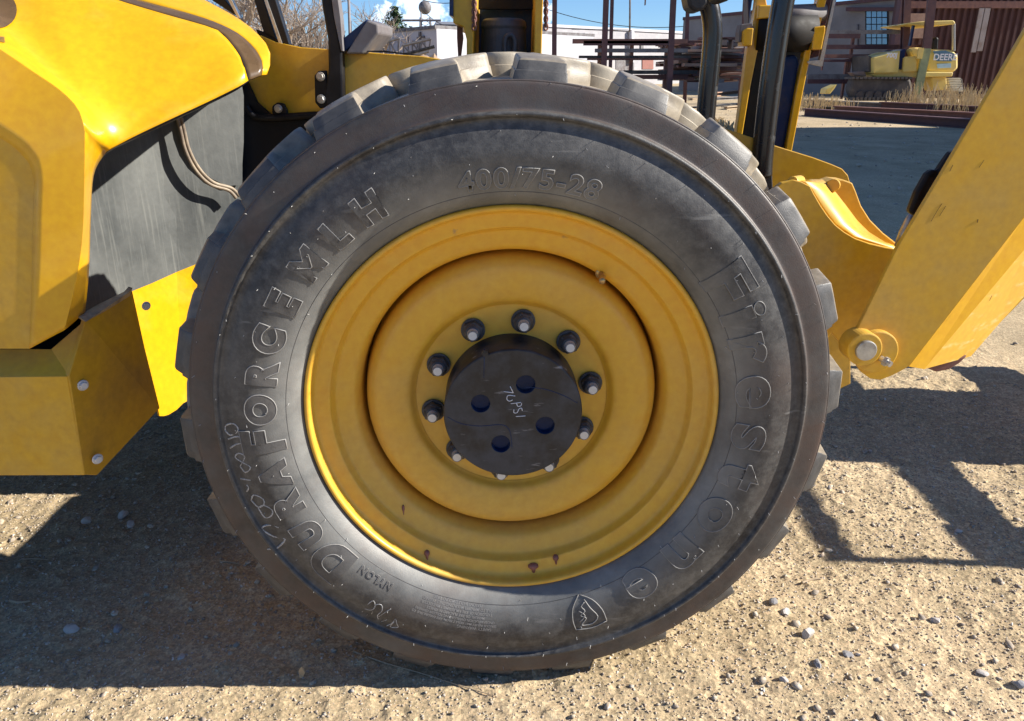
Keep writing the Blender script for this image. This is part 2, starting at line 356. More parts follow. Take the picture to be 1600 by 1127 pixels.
tag(o, 'fine tan and grey grit spread over the packed dirt around the wheel', 'grit', kind='stuff')
o = scatter('gravel', 6000, .003, .0112, 4.2, (-1.9, 2.2, -.5, 2.2), 12, dens=lambda x, y: .25 + .9 * vn(x, y, .35, 21) ** 2 + .4 * (x > .3) * (y < .4) * vn(x, y, .2, 22))
tag(o, 'loose angular gravel scattered over the dirt yard', 'gravel', kind='stuff')
o = scatter('pebbles', 3500, .012, .04, 3.0, (-8, 14, 2.2, 22), 13)
tag(o, 'scattered stones on the yard beyond the machine', 'gravel', kind='stuff')

# ------------------------------------------------------------------ notable stones and twigs
V2, F2 = ICO[1]
def rock(px, py, w, label, mat, flat=.6, seed=0):
    rng = np.random.RandomState(seed + 50); p = G(px, py)
    d = rng.rand(5, 3) - .5; d /= np.linalg.norm(d, axis=1)[:, None]
    P = V2.copy()
    for q in d:                                                     # cut facets
        k = P @ q; cut = .55 + .2 * rng.rand(); P = P - np.outer(np.maximum(k - cut, 0), q)
    P *= 1 + (rng.rand(len(P), 1) - .5) * .10
    P = P * np.array([w, w * rng.uniform(.6, .85), w * flat]); z = float(gh(p.x, p.y))
    o = mk('stone', P, F2, M[mat]); o.location = (p.x, p.y, z + w * flat * .45); o.rotation_euler = (0, 0, rng.uniform(0, 6))
    tag(o, label, 'stone', 'stones lying on the dirt'); return o
rock(1262, 996, .020, 'white angular stone, biggest of those lying right of the tyre', 'stone_pale', .8, 1)
rock(1224, 1064, .011, 'small bright white pointed stone low down, below the biggest white stone', 'stone_pale', .9, 2)
rock(1208, 946, .016, 'grey rounded stone at the edge of the pebble patch beside the tyre', 'stone_grey', .6, 3)
rock(1226, 960, .018, 'flat pale grey stone in the pebble patch just right of the tyre', 'stone_pale', .45, 4)
rock(1277, 1040, .015, 'dark grey stone half sunk below the biggest white stone', 'stone_grey', .6, 5)
rock(1497, 830, .014, 'pale stone by the diagonal shadow on the right', 'stone_pale', .5, 6)
rock(1462, 970, .015, 'pale stone with a flat top in open dirt at lower right', 'stone_pale', .5, 7)
rock(1535, 1052, .016, 'flat white stone slab lying near the right edge, low in the photo', 'stone_pale', .35, 8)
rock(1590, 1072, .017, 'grey stone at the right edge of the photo', 'stone_grey', .7, 9)
rock(1324, 1024, .014, 'flat grey stone on the dirt between two pale pebbles at lower right', 'stone_grey', .4, 10)
rock(136, 816, .016, 'round bluish grey stone in the shade, left of a pair of round pale stones', 'stone_pale', .8, 11)
rock(193, 807, .019, 'large round pale stone in the shade below the yellow side box', 'stone_pale', .8, 12)
rock(204, 822, .015, 'round pale stone touching down in front of the large round one in the shade', 'stone_pale', .8, 13)
rock(112, 981, .021, 'angular blue grey stone in the shade, biggest at lower left', 'stone_pale', .5, 14)
rock(184, 981, .017, 'rounded grey stone in the shade right of the angular blue grey one', 'stone_grey', .6, 15)
rock(282, 1025, .013, 'flat pale chip of stone near the edge of the machine shadow', 'stone_pale', .35, 16)
def twig(pts, r, name, label, mat='stem'):
    w = []
    for x, y in pts:
        p = G(x, y); w.append((p.x, p.y, float(gh(p.x, p.y)) + r * .8 + .002))
    w = curve_pts(w, 5); n = len(w)
    tag(MB().tube(w, [r * (1 - .6 * i / n) for i in range(n)], 6).build(name, M[mat], smooth=True), label, name.replace('_', ' '))
twig([(552, 1018), (600, 1036), (660, 1052), (720, 1072), (778, 1090)], .0022, 'twig', 'long thin reddish twig running out from under the tyre over the shadow edge', 'wood')
twig([(1252, 915), (1266, 910), (1285, 908)], .0035, 'stick', 'short pale stick on the dirt right of the tyre', 'wood')
twig([(22, 877), (45, 872), (75, 873)], .0028, 'stick', 'thin pale straight stick in the shade at the left edge', 'wood')
twig([(36, 886), (48, 884), (64, 893)], .0026, 'stick', 'short curved pale stick below the straight one in the shade', 'wood')
twig([(344, 881), (360, 882), (378, 885)], .0030, 'stick', 'brown stick in the shade close to the tyre', 'wood')
twig([(16, 938), (30, 941), (48, 939)], .005, 'stick', 'stubby bark coloured stick in the shade at lower left', 'wood')
p = G(471, 1062); c0 = Vector((p.x, p.y, .004))
lf = [c0 + Vector(q) for q in ((-.004, 0, 0), (.003, .002, 0), (.009, .0, .014), (.004, -.004, .034), (-.003, -.002, .022))]
tag(MB().prism(lf, [q + Vector((.001, .0015, .001)) for q in lf]).build('dead_leaf', M['stem']), 'small curled dead leaf standing up at the edge of the machine shadow', 'leaf')

# ================================================================== TELEHANDLER
tele = empty('telehandler', (0, 0, 0))
tag(tele, 'yellow telehandler seen from the side at its dusty front wheel', 'telehandler')
WC = Vector((.003, 0, .637)); YAW = R(1.8)
wheel = empty('wheel', WC, tele); wheel.rotation_euler = (0, 0, YAW)
SW = [(.386, .080), (.394, .055), (.402, .036), (.412, .020), (.424, .008), (.440, -.001), (.458, -.0075), (.476, -.011), (.492, -.012), (.510, -.0095), (.526, -.005), (.538, .000),
      (.548, .001), (.5520, -.0045), (.5555, -.0060), (.5590, -.004), (.5615, .003), (.5655, .0055), (.5800, .007), (.598, .009), (.6055, .0115), (.6085, .018)]
swr = np.array([a for a, b in SW]); swy = np.array([b for a, b in SW])
def ysw(r): return float(np.interp(r, swr, swy))
dense = []
cp = curve_pts([(a, b, 0) for a, b in SW], 4)
front = [(v.x, v.y) for v in cp]
swr = np.array([a for a, b in front]); swy = np.array([b for a, b in front])
TW = .40
tread = [(.6095, .024), (.6105, .05), (.6125, .11), (.6150, .17), (.6155, TW / 2), (.6150, TW - .17), (.6125, TW - .11), (.6100, TW - .05)]
back = [(a, TW - b) for a, b in front[::-1]]
prof = front + tread + back
nf = len(front)
def tyre_mi(i):
    if i < nf:
        r = prof[i][0]
        return (2 if .560 < r < .6080 else 0)
    if i < nf + len(tread): return 3
    return 0
lathe('tyre', prof, 288, [M['tyre'], M['tyre_inner'], M['tyre_red'], M['tread_dust']], wheel, tyre_mi)
# tread lugs
def lug_mesh(flip):
    poly = [(-4.1, .016), (-3.9, .0145), (3.5, .0145), (3.8, .016), (4.0, .075), (4.3, .092), (5.2, .105), (7.6, .120), (8.2, .130), (8.1, .175), (7.4, .190), (4.0, .222), (1.2, .224), (.0, .216), (-1.4, .155), (-2.4, .128), (-3.8, .120), (-4.2, .112)]
    P = []
    for i in range(len(poly)):
        a = poly[i]; b = poly[(i + 1) % len(poly)]; n = max(1, int(abs(b[0] - a[0]) / 1.7))
        for k in range(n): P.append((a[0] + (b[0] - a[0]) * k / n, a[1] + (b[1] - a[1]) * k / n))
    cx = sum(p[0] for p in P) / len(P); cy = sum(p[1] for p in P) / len(P)
    # each level: share of the way from the carcass to the worn top, inset
    levels = [(-.6, -.004), (.05, 0), (.44, .0060), (.47, .0095), (.80, .0150), (.90, .0172), (.97, .0205), (1.0, .0255)]
    def top(y): return .6425 + .0140 * (1 - min(1, ((y - TW / 2) / .16) ** 2))
    def base(y): return .6075 + .0085 * (1 - min(1, ((y - TW / 2) / .17) ** 2))
    vs = []; n = len(P)
    for h, ins in levels:
        for (a, y) in P:
            da = (a - cx) * .0112; dy = y - cy; L = math.hypot(da, dy)
            side = max(0, -dy / L); k = 1 - ins * (.45 + .75 * side) / L
            aa = R((cx + (a - cx) * k) * 1.09); yy = cy + dy * k; r = base(yy) + (top(yy) - base(yy)) * h
            if flip: yy = TW - yy
            vs.append((math.sin(aa) * r, yy, math.cos(aa) * r))
    fs = []; mm = []
    for l in range(len(levels) - 1):
        for i in range(n):
            j = (i + 1) % n; fs.append((l * n + i, l * n + j, (l + 1) * n + j, (l + 1) * n + i)); mm.append(0 if l < 5 and P[i][1] < .05 and P[j][1] < .05 else 1)
    b = (len(levels) - 1) * n; aa = R(cx); vs.append((math.sin(aa) * top(cy), (TW - cy if flip else cy), math.cos(aa) * top(cy)))
    for i in range(n): fs.append((b + i, b + (i + 1) % n, len(vs) - 1)); mm.append(1)
    m = MB(); m.v = vs; m.f = fs; m.m = mm
    return m
NL = 22
for flip in (0, 1):
    proto = lug_mesh(flip).build('tread_lug', [M['lug_side'], M['tread_dust']], wheel, smooth=True); proto.data.set_sharp_from_angle(angle=R(38))
    for k in range(NL):
        o = proto if k == 0 else proto.copy()
        if k: COL.objects.link(o); o.parent = wheel
        o.rotation_euler = (0, R(k * 360 / NL + (360 / NL / 2 if flip else 0) + 4.3), 0)
# sidewall writing
def text_mesh(s, size, bold=0, outline=False, bevel=0, sx=1.0, shear=0, spacing=1.0):
    cu = bpy.data.curves.new('t', 'FONT'); cu.body = s; cu.size = size; cu.offset = bold; cu.resolution_u = 6 if outline else 4
    cu.shear = shear; cu.space_character = spacing
    cu.align_x = 'CENTER'
    if outline: cu.fill_mode = 'NONE'; cu.bevel_depth = bevel; cu.bevel_resolution = 1
    ob = bpy.data.objects.new('t', cu); COL.objects.link(ob); bpy.context.view_layer.update()
    dg = bpy.context.evaluated_depsgraph_get(); ev = ob.evaluated_get(dg); me = ev.to_mesh()
    v = [(p.co.x * sx, p.co.y, p.co.z) for p in me.vertices]; f = [list(q.vertices) for q in me.polygons]
    ev.to_mesh_clear()
    if not outline and size > .03:
        bm = bmesh.new(); bv = [bm.verts.new(q) for q in v]
        for q in f:
            try: bm.faces.new([bv[i] for i in q])
            except ValueError: pass
        for _ in range(3):
            bmesh.ops.triangulate(bm, faces=bm.faces)
            bmesh.ops.subdivide_edges(bm, edges=[e for e in bm.edges if e.calc_length() > .014], cuts=1)
        bmesh.ops.triangulate(bm, faces=bm.faces)
        bm.verts.index_update(); v = [tuple(q.co) for q in bm.verts]; f = [[w.index for w in q.verts] for q in bm.faces]; bm.free()
    bpy.data.objects.remove(ob); bpy.data.curves.remove(cu)
    return v, f
def bend(v, a0, r0, lift):
    o = []
    for x, y, z in v:
        r = r0 + y; a = a0 - x / (r0 + .02)
        o.append((r * math.cos(a), ysw(r) - lift - z, r * math.sin(a)))
    return o
def sidewall_text(name, s, size, a0, r0, bold=.0015, bead=.0011, sx=1.0, spacing=1.0, lift=.0019, shear=0, fill='letter'):
    if bead:
        v, f = text_mesh(s, size, bold, True, bead, sx, shear, spacing)
        m = MB().add(bend(v, a0, r0, lift - .0002), f, 1)
    else: m = MB()
    v, f = text_mesh(s, size, bold, sx=sx, shear=shear, spacing=spacing); m.add(bend(v, a0, r0, lift), f, 0)
    o = m.build(name, [M[fill], M['bead']], wheel, smooth=True, fix=False); return o
for t_, size, bold, r0, sx, fill, spots in (('DURAFORCE', .068, .0048, .449, 1.02, 'letter', (219.5, 210, 201.3, 192.8, 184.3, 176, 167.6, 159, 150)), ('MLH', .068, .0032, .449, 1.0, 'letter', (139.5, 130.5, 121.5)),
        ('Firestone', .112, .0042, .430, 1.2, 'tyre', (35, 26.5, 18.5, 7, -5, -15.5, -27.5, -41, -54.5))):
    for c_, ang in zip(t_, spots):
        big = t_ == 'DURAFORCE' and c_ in 'DF'
        sidewall_text('raised_letter', c_, size * (1.5 if big else 1), R(ang), r0 - (.008 if big else 0), bold + (.001 if big else 0), .0010, .95 if big else sx, 1, fill=fill)
sidewall_text('raised_tyre_size', '400/75-28', .048, R(86.5), .436, .0010, .0010, 1.12, 1.12, fill='tyre')['label'] = 'raised tyre size 400/75-28 at the top'
sidewall_text('raised_word', 'NYLON', .020, R(231), .440, .0004, .0003, 1.05, 1.2)['label'] = 'small raised word NYLON at lower left'
lines = ['SAFETY WARNING', 'SERIOUS INJURY MAY RESULT FROM TIRE FAILURE DUE TO', 'UNDERINFLATION OVERLOADING FOLLOW OWNERS', 'MANUAL OR TIRE PLACARD IN VEHICLE', 'EXPLOSION OF TIRE RIM ASSEMBLY MAY OCCUR', 'DUE TO IMPROPER MOUNTING ONLY TRAINED', 'PERSONS SHOULD MOUNT TIRES']
for i, s in enumerate(lines):
    sz = .0098 if i == 0 else .0078
    o = sidewall_text('raised_lettering', s, sz, R(254.5 if i else 260), .476 - i * .0078, .0001, 0, .92, 1.0, .0009, fill='bead')
# brand shield
def on_side(px, py, lift=0.0):
    d = pdir(px, py); t = 1.4; rot = Matrix.Rotation(-YAW, 4, 'Z')
    for _ in range(12):
        p = rot @ (CAM + d * t - WC); r = math.hypot(p.x, p.z)
        t += (ysw(min(r, .608)) - lift - p.y) / d.y
    p = rot @ (CAM + d * t - WC); return p
def side_strokes(name, strokes, r, mat, lift=.0002, label=None, n=5, surf=on_side, par=None, sm=3):
    m = MB()
    for s in strokes:
        w = [surf(x, y, lift) for x, y in s]
        if len(w) > 2: w = curve_pts(w, sm)
        m.tube(w, r, n)
    o = m.build(name, M[mat], par or wheel, smooth=True)
    if label: o['label'] = label
    return o
side_strokes('raised_shield_emblem', [[(904, 929), (925, 937), (941, 953), (948, 970)], [(948, 970), (925, 981), (900, 984)], [(900, 984), (895, 970), (895, 950), (904, 929)],
    [(912, 936), (922, 950), (934, 963), (926, 974), (909, 977), (916, 966), (907, 962), (914, 955), (908, 948), (913, 941)], [(904, 955), (914, 962), (906, 972)]], .0012, 'bead', .0010, 'raised shield emblem with a script letter F')
# chalk numbers
chalk = [[(418, 858), (433, 856), (446, 842), (428, 838), (409, 826), (421, 820), (436, 824)],
         [(404, 793), (414, 808), (424, 806), (426, 797), (412, 789), (404, 793)], [(393, 781), (404, 792), (413, 788), (411, 779), (397, 773), (393, 781)],
         [(386, 768), (389, 762), (386, 757)], [(376, 748), (392, 750)], [(376, 728), (384, 738), (392, 730), (379, 722), (368, 714), (374, 708), (383, 714), (376, 728)],
         [(360, 700), (370, 694), (384, 690), (372, 682), (357, 686)], [(352, 672), (361, 680), (373, 672), (366, 662), (354, 664), (352, 672)]]
side_strokes('chalk_number', chalk, .0022, 'chalk', -.0014, 'chalked number 400-1870 on the lower left sidewall')
chalk2 = [[(566, 956), (576, 943), (584, 939), (586, 948), (580, 953), (570, 951)], [(581, 959), (586, 946), (596, 945), (597, 954), (590, 961), (591, 967)], [(592, 963), (603, 956), (611, 951)], [(596, 971), (605, 968)],
          [(604, 978), (612, 974), (618, 967), (620, 974), (622, 980), (610, 979), (616, 971)]]
side_strokes('chalk_number', chalk2, .0014, 'chalk', -.0008, 'fainter chalk scribble near the bottom of the sidewall')
# moulding vent spews
m = MB(); rs = random.Random(3)
for (rr, n, rs_) in ((.600, 46, .008), (.5545, 44, .0015), (.525, 34, .012), (.49, 30, .012), (.455, 20, .010), (.425, 16, .006)):
    for k in range(n):
        a = 2 * math.pi * (k + rs.uniform(-.35, .35)) / n; r = rr + rs.uniform(-rs_, rs_)
        L = rs.choice((.003, .0045, .007, .0055)); p = Vector((r * math.cos(a), ysw(r), r * math.sin(a)))
        q = p + Vector((rs.uniform(-.4, .4) * L, -L, rs.uniform(-.5, .3) * L))
        m.tube([p, (p + q) / 2 + Vector((0, 0, .0002)), q], [.00050, .00040, .00032], 5)
tag(m.build('vent_spews', M['vent'], wheel, fix=False), kind='stuff')
# thin moulded rings
def ring(name, r, y, rad, mat, segs=220):
    lathe(name, [(r + rad * math.cos(2 * math.pi * k / 8), y + rad * math.sin(2 * math.pi * k / 8)) for k in range(9)], segs, M[mat], wheel)
ring('bead_ring', .4285, ysw(.4285) + .0002, .0007, 'letter')
ring('shoulder_ring', .6070, ysw(.6070) + .0005, .0022, 'tyre_red')
# rim and disc
rimp = [(.386, .085), (.4015, .052), (.4015, .034), (.3995, .029), (.396, .0275), (.392, .029), (.3895, .034), (.3880, .044), (.3835, .0515), (.3725, .0545), (.3600, .0575), (.3565, .0600), (.3530, .0690), (.3490, .0760), (.3430, .0790),
        (.3280, .0840), (.3170, .0890), (.3110, .0960), (.3070, .108), (.3040, .130), (.3025, .20)]
rp = [(v.x, v.y) for v in curve_pts([(a, b, 0) for a, b in rimp], 4)]
lathe('rim', rp, 200, M['rim_yellow'], wheel)
dp = [(.05, .121), (.12, .121), (.19, .1205), (.1950, .1195), (.1990, .1160), (.2040, .1080), (.2090, .1035), (.2180, .1000), (.2380, .0960), (.2580, .0950), (.2720, .0965), (.2810, .1010), (.2885, .1080), (.2935, .118), (.2965, .132), (.2985, .15), (.302, .17)]
lathe('wheel_disc', [(v.x, v.y) for v in curve_pts([(a, b, 0) for a, b in dp], 4)], 200, M['rim_yellow'], wheel)
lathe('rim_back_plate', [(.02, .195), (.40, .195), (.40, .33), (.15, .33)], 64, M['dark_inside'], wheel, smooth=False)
# hub cap with four round sockets
def hubcap():
    Rr = .1345; bm = bmesh.new()
    prof = [(.1345, .128), (.1345, .032), (.1335, .0285), (.1310, .0265)]; seg = 96
    rings = []
    for r, y in prof: rings.append([bm.verts.new((r * math.cos(2 * math.pi * k / seg), y, r * math.sin(2 * math.pi * k / seg))) for k in range(seg)])
    for a, b in zip(rings[:-1], rings[1:]):
        for k in range(seg): f = bm.faces.new((a[k], a[(k + 1) % seg], b[(k + 1) % seg], b[k])); f.smooth = True
    holes = []
    for d in (69, 159, 249, 339):
        cx, cz = .067 * math.cos(R(d)), .067 * math.sin(R(d)); hr = []
        for r, y in ((.0192, .0265), (.0185, .0272), (.0182, .045), (.006, .047)):
            hr.append([bm.verts.new((cx + r * math.cos(2 * math.pi * k / 28), y, cz + r * math.sin(2 * math.pi * k / 28))) for k in range(28)])
        for li, (a, b) in enumerate(zip(hr[:-1], hr[1:])):
            for k in range(28): f = bm.faces.new((a[k], a[(k + 1) % 28], b[(k + 1) % 28], b[k])); f.material_index = 1 if li else 0
        f = bm.faces.new(hr[-1]); f.material_index = 1
        holes.append(hr[0])
    ed = []
    for rg in [rings[-1]] + holes:
        for k in range(len(rg)): ed.append(bm.edges.get((rg[k], rg[(k + 1) % len(rg)])))
    bmesh.ops.triangle_fill(bm, use_beauty=True, edges=ed, normal=(0, -1, 0))
    bmesh.ops.recalc_face_normals(bm, faces=bm.faces)
    me = bpy.data.meshes.new('hub_cap'); bm.to_mesh(me); bm.free(); me.materials.append(M['hub_black']); me.materials.append(M['hub_blue'])
    o = bpy.data.objects.new('hub_cap', me); COL.objects.link(o); o.parent = wheel; return o
hubcap()
def on_hub(px, py, lift=0):
    rot = Matrix.Rotation(-YAW, 4, 'Z'); d = pdir(px, py); t = 1.4
    for _ in range(8):
        p = rot @ (CAM + d * t - WC); t += (.0265 - lift - p.y) / d.y
    return rot @ (CAM + d * t - WC)
side_strokes('painted_pressure_mark', [[(797, 604), (802, 614)], [(802, 614), (787, 612)], [(805, 619), (794, 618), (792, 624), (796, 627), (801, 625)], [(798, 631), (814, 629)], [(807, 630), (809, 635), (814, 634), (815, 630)],
    [(803, 640), (803, 645), (808, 645), (811, 639), (815, 638), (816, 642)], [(806, 651), (821, 650)]], .0008, 'white_ink', .0001, 'hand painted white 70 PSI mark on the black hub', surf=on_hub)
for st in ([(700, 652), (720, 662), (750, 666), (785, 664), (797, 675), (800, 700)], [(820, 605), (850, 608), (880, 618), (902, 630)], [(757, 545), (756, 590)]):
    side_strokes('hub_seam', [st], .0009, 'hub_blue', -.0002, surf=on_hub)
m = MB(); q = on_hub(758, 552)
m.tube([q + Vector((0, .004, 0)), q + Vector((0, -.004, 0))], .0065, 6); m.tube([q, q + Vector((0, -.0055, 0))], .0035, 8)
m.build('drain_plug', M['hub_black'], wheel)
# wheel nuts: hex nut, washer collar, silver stud
def nut():
    m = MB(); V = lambda y: Vector((0, y, 0))
    m.tube([V(0), V(-.006)], .0215, 24, 0); m.tube([V(-.006), V(-.022)], [.0195, .0185], 6, 0); m.tube([V(-.022), V(-.030)], [.0165, .0125], 20, 0)
    m.tube([V(-.024), V(-.044), V(-.046)], [.0098, .0098, .0085], 16, 1)
    return m.build('wheel_nut', [M['nut_metal'], M['stud']], wheel, bevel=.0008, seg=1)
n0 = nut()
for k in range(10):
    o = n0 if k == 0 else n0.copy()
    if k: COL.objects.link(o); o.parent = wheel
    a = R(82 + 36 * k); o.location = (.163 * math.cos(a), .119, .163 * math.sin(a)); o.rotation_euler = (0, R(k * 23), 0); o.scale = (1.12, .92, 1.12)
# valve stem
a = R(57); vr = .313; p = Vector((vr * math.cos(a), .098, vr * math.sin(a)))
q = on_side(934, 424, 0)
m = MB(); e = Vector((p.x - .004, p.y - .045, p.z - .006))
m.tube([p, p + (e - p) * .12], .0115, 12); m.tube([p, p + (e - p) * .6], .0055, 12); m.tube([p + (e - p) * .55, e], [.0068, .0060], 10)
m.build('valve_stem', M['brass'], wheel, smooth=True)
# purple drips on the lower rim
def on_rim(px, py, lift=0):
    rr = np.array([a for a, b in rp][5:60]); yy = np.array([b for a, b in rp][5:60]); k = np.argsort(rr); rr = rr[k]; yy = yy[k]
    rot = Matrix.Rotation(-YAW, 4, 'Z'); d = pdir(px, py); t = 1.4
    for _ in range(25):
        p = rot @ (CAM + d * t - WC); r = math.hypot(p.x, p.z); t += .6 * (float(np.interp(r, rr, yy)) - lift - p.y) / d.y
    return rot @ (CAM + d * t - WC)
M['drip'] = dirty('dried_purple_drip', (.20, .075, .06), (.30, .12, .08), .5, 60)
m = MB()
for (x, y, w) in ((667, 862, .006), (833, 882, .0115), (868, 869, .0065), (630, 792, .0030)):
    c = on_rim(x, y, .0002); c2 = on_rim(x + 1, y + 13, .0002); m.tube([c * 1.2 - c2 * .2, c, c.lerp(c2, .3), c.lerp(c2, .6), c2], [w * .4, w * .95, w, w * .45, w * .2], 9)
o = m.build('dried_drips', M['drip'], wheel, smooth=True); o['kind'] = 'stuff'

# ---------------------------------------------------------- hood (Coons patches)
HO = .09
def P3(l): return [at(x, y, Y + HO) for x, y, Y in l]
def resample(pts, n):
    pts = curve_pts(pts, 8); L = [0]
    for a, b in zip(pts[:-1], pts[1:]): L.append(L[-1] + (b - a).length)
    o = []; j = 0
    for k in range(n + 1):
        s = L[-1] * k / n
        while j < len(L) - 2 and L[j + 1] < s: j += 1
        t = (s - L[j]) / max(1e-9, L[j + 1] - L[j]); o.append(pts[j].lerp(pts[j + 1], min(1, max(0, t))))
    return o
def coons(c0, c1, d0, d1, nu, nv):
    """c0,c1 run along u (v=0,1); d0,d1 run along v (u=0,1)."""
    c0, c1, d0, d1 = resample(c0, nu), resample(c1, nu), resample(d0, nv), resample(d1, nv)
    vs = []
    for j in range(nv + 1):
        v = j / nv
        for i in range(nu + 1):
            u = i / nu
            vs.append(c0[i] * (1 - v) + c1[i] * v + d0[j] * (1 - u) + d1[j] * u - (c0[0] * (1 - u) * (1 - v) + c0[-1] * u * (1 - v) + c1[0] * (1 - u) * v + c1[-1] * u * v))
    fs = [(j * (nu + 1) + i, j * (nu + 1) + i + 1, (j + 1) * (nu + 1) + i + 1, (j + 1) * (nu + 1) + i) for j in range(nv) for i in range(nu)]
    return vs, fs
def sheet(name, v, f, mat, parent, th=.003, smooth=True):
    o = mk(name, v, f, mat, parent, smooth); md = o.modifiers.new('thick', 'SOLIDIFY'); md.thickness = th; md.offset = 0; return o
hood = empty('hood', (0, 0, 0), tele)
E2 = P3([(46, 545, 0), (50, 440, 0), (52, 350, 0), (54, 285, .0), (46, 255, .0), (26, 233, .0), (0, 215, .0), (-150, 120, .0), (-420, -40, 0)])
E1 = P3([(100, 516, .012), (118, 440, .012), (128, 370, .012), (131, 280, .012), (132, 205, .014), (122, 172, .02), (95, 143, .025), (50, 112, .03), (0, 78, .03), (-150, -20, .03), (-420, -190, .03)])
E0 = P3([(132, 488, .075), (138, 420, .08), (141, 330, .08), (146, 270, .085), (166, 236, .10), (215, 211, .13), (270, 185, .16), (330, 157, .20), (372, 136, .23), (388, 126, .25)])
S1 = P3([(388, 126, .25), (380, 100, .27), (372, 84, .29), (355, 62, .31), (335, 46, .32), (260, 24, .33), (180, 0, .34), (60, -40, .35), (-150, -105, .36), (-420, -200, .30)])
S2 = P3([(408, 118, .27), (410, 100, .29), (398, 78, .32), (375, 56, .34), (345, 40, .35), (300, 24, .36), (205, -2, .37), (90, -36, .38), (-150, -115, .39), (-420, -210, .33)])
T1 = P3([(416, 117, .28), (421, 100, .31), (419, 76, .34), (400, 52, .38), (372, 30, .41), (340, 12, .43), (300, -8, .45), (200, -50, .48), (-150, -190, .5), (-420, -290, .5)])
# side face
fs_ = curve_pts(E2[:5], 6)[:-1] + curve_pts(E2[4:], 6) + P3([(-420, 545, 0)])
MB().prism(fs_, [p + Vector((0, .004, 0)) for p in fs_]).build('hood_side', M['yellow_dull'], hood)
E2a, E2b, E1a, E1b, E0a, E0b_ = E2[:5], E2[4:], E1[:5], E1[4:], E0[:5], E0[4:]
HV, HF = [], []
for args in ((E2a, E1a, [E2a[0], E1a[0]], [E2a[-1], E1a[-1]], 24, 5), (E2b, E1b, [E2b[0], E1b[0]], [E2b[-1], E1b[-1]], 40, 5), (E0a, E1a, [E0a[0], E1a[0]], [E0a[-1], E1a[-1]], 24, 5), (E0b_, E1b, [E0b_[0], E1b[0]], S1[:-1] + [E1b[-1]], 40, 40)):
    v, f = coons(*args); o_ = len(HV); HV += v; HF += [[i + o_ for i in q] for q in f]
# weld the patches into one pressed skin with crisp creases
key = {}; remap = []; NV = []
for p in HV:
    k = tuple(round(c * 1500) for c in p)
    hit = None
    for dx in (-1, 0, 1):
        for dy in (-1, 0, 1):
            for dz_ in (-1, 0, 1):
                q = key.get((k[0] + dx, k[1] + dy, k[2] + dz_))
                if q is not None and (NV[q] - p).length < .0006: hit = q
    if hit is None: hit = len(NV); NV.append(p); key[k] = hit
    remap.append(hit)
NF = []
for q in HF:
    w = []
    for i in q:
        if remap[i] not in w: w.append(remap[i])
    if len(w) > 2: NF.append(w)
bm = bmesh.new(); bv = [bm.verts.new(p) for p in NV]
for q in NF:
    try: bm.faces.new([bv[i] for i in q]).smooth = True
    except ValueError: pass
bmesh.ops.recalc_face_normals(bm, faces=bm.faces)
me = bpy.data.meshes.new('hood_skin'); bm.to_mesh(me); bm.free(); me.materials.append(M['yellow']); me.set_sharp_from_angle(angle=R(24))
o = bpy.data.objects.new('hood_skin', me); COL.objects.link(o); o.parent = hood
md = o.modifiers.new('thick', 'SOLIDIFY'); md.thickness = .003; md.offset = 0
v, f = coons(S1, S2, [S1[0], S2[0]], [S1[-1], S2[-1]], 60, 4); sheet('hood_stripe', v, f, M['decal'], hood, .004)
v, f = coons(S2, T1, [S2[0], T1[0]], [S2[-1], T1[-1]], 60, 6)
sheet('hood_ridge', v, f, M['yellow'], hood)
T2 = [p + Vector((-.12, .35, .02)) for p in T1]
v, f = coons(T1, T2, [T1[0], T2[0]], [T1[-1], T2[-1]], 40, 3); sheet('hood_far_side', v, f, M['yellow'], hood)
# underside lip and dark interior behind the hood edge
E0b = [p + Vector((-.03, .05, -.01)) for p in E0]
v, f = coons(E0, E0b, [E0[0], E0b[0]], [E0[-1], E0b[-1]], 40, 1); sheet('hood_return_edge', v, f, M['black'], hood, .003)
# emblem dot and small mark at upper left
from mathutils.bvhtree import BVHTree
tree_ = BVHTree.FromPolygons([tuple(p) for p in NV], NF)
def hood_print(outline, cx, cy, name):
    vs, fs = [], []; n = len(outline); K = 4
    for j in range(K + 1):
        for (x, y) in outline:
            h = tree_.ray_cast(CAM, pdir(cx + (x - cx) * j / K, cy + (y - cy) * j / K).normalized())
            if h[0] is None: print('MISS', name, x, y); return
            vs.append(h[0] - pdir(x, y).normalized() * .004 + h[1] * (.002 if h[1].z > 0 else -.002))
    for j in range(K):
        for i in range(n): fs.append((j * n + i, j * n + (i + 1) % n, (j + 1) * n + (i + 1) % n, (j + 1) * n + i))
    mk(name, vs, fs, M['decal'], hood, True); print('PRINT', name, [tuple(round(c, 3) for c in q) for q in vs[-3:]])
hood_print([(-2 + 29 * math.cos(t * .2618), 17 + 28 * math.sin(t * .2618)) for t in range(24)], -2, 17, 'round_emblem')
hood_print([(-6, 58), (6, 59), (7, 68), (-4, 66)], 0, 62, 'small_mark')
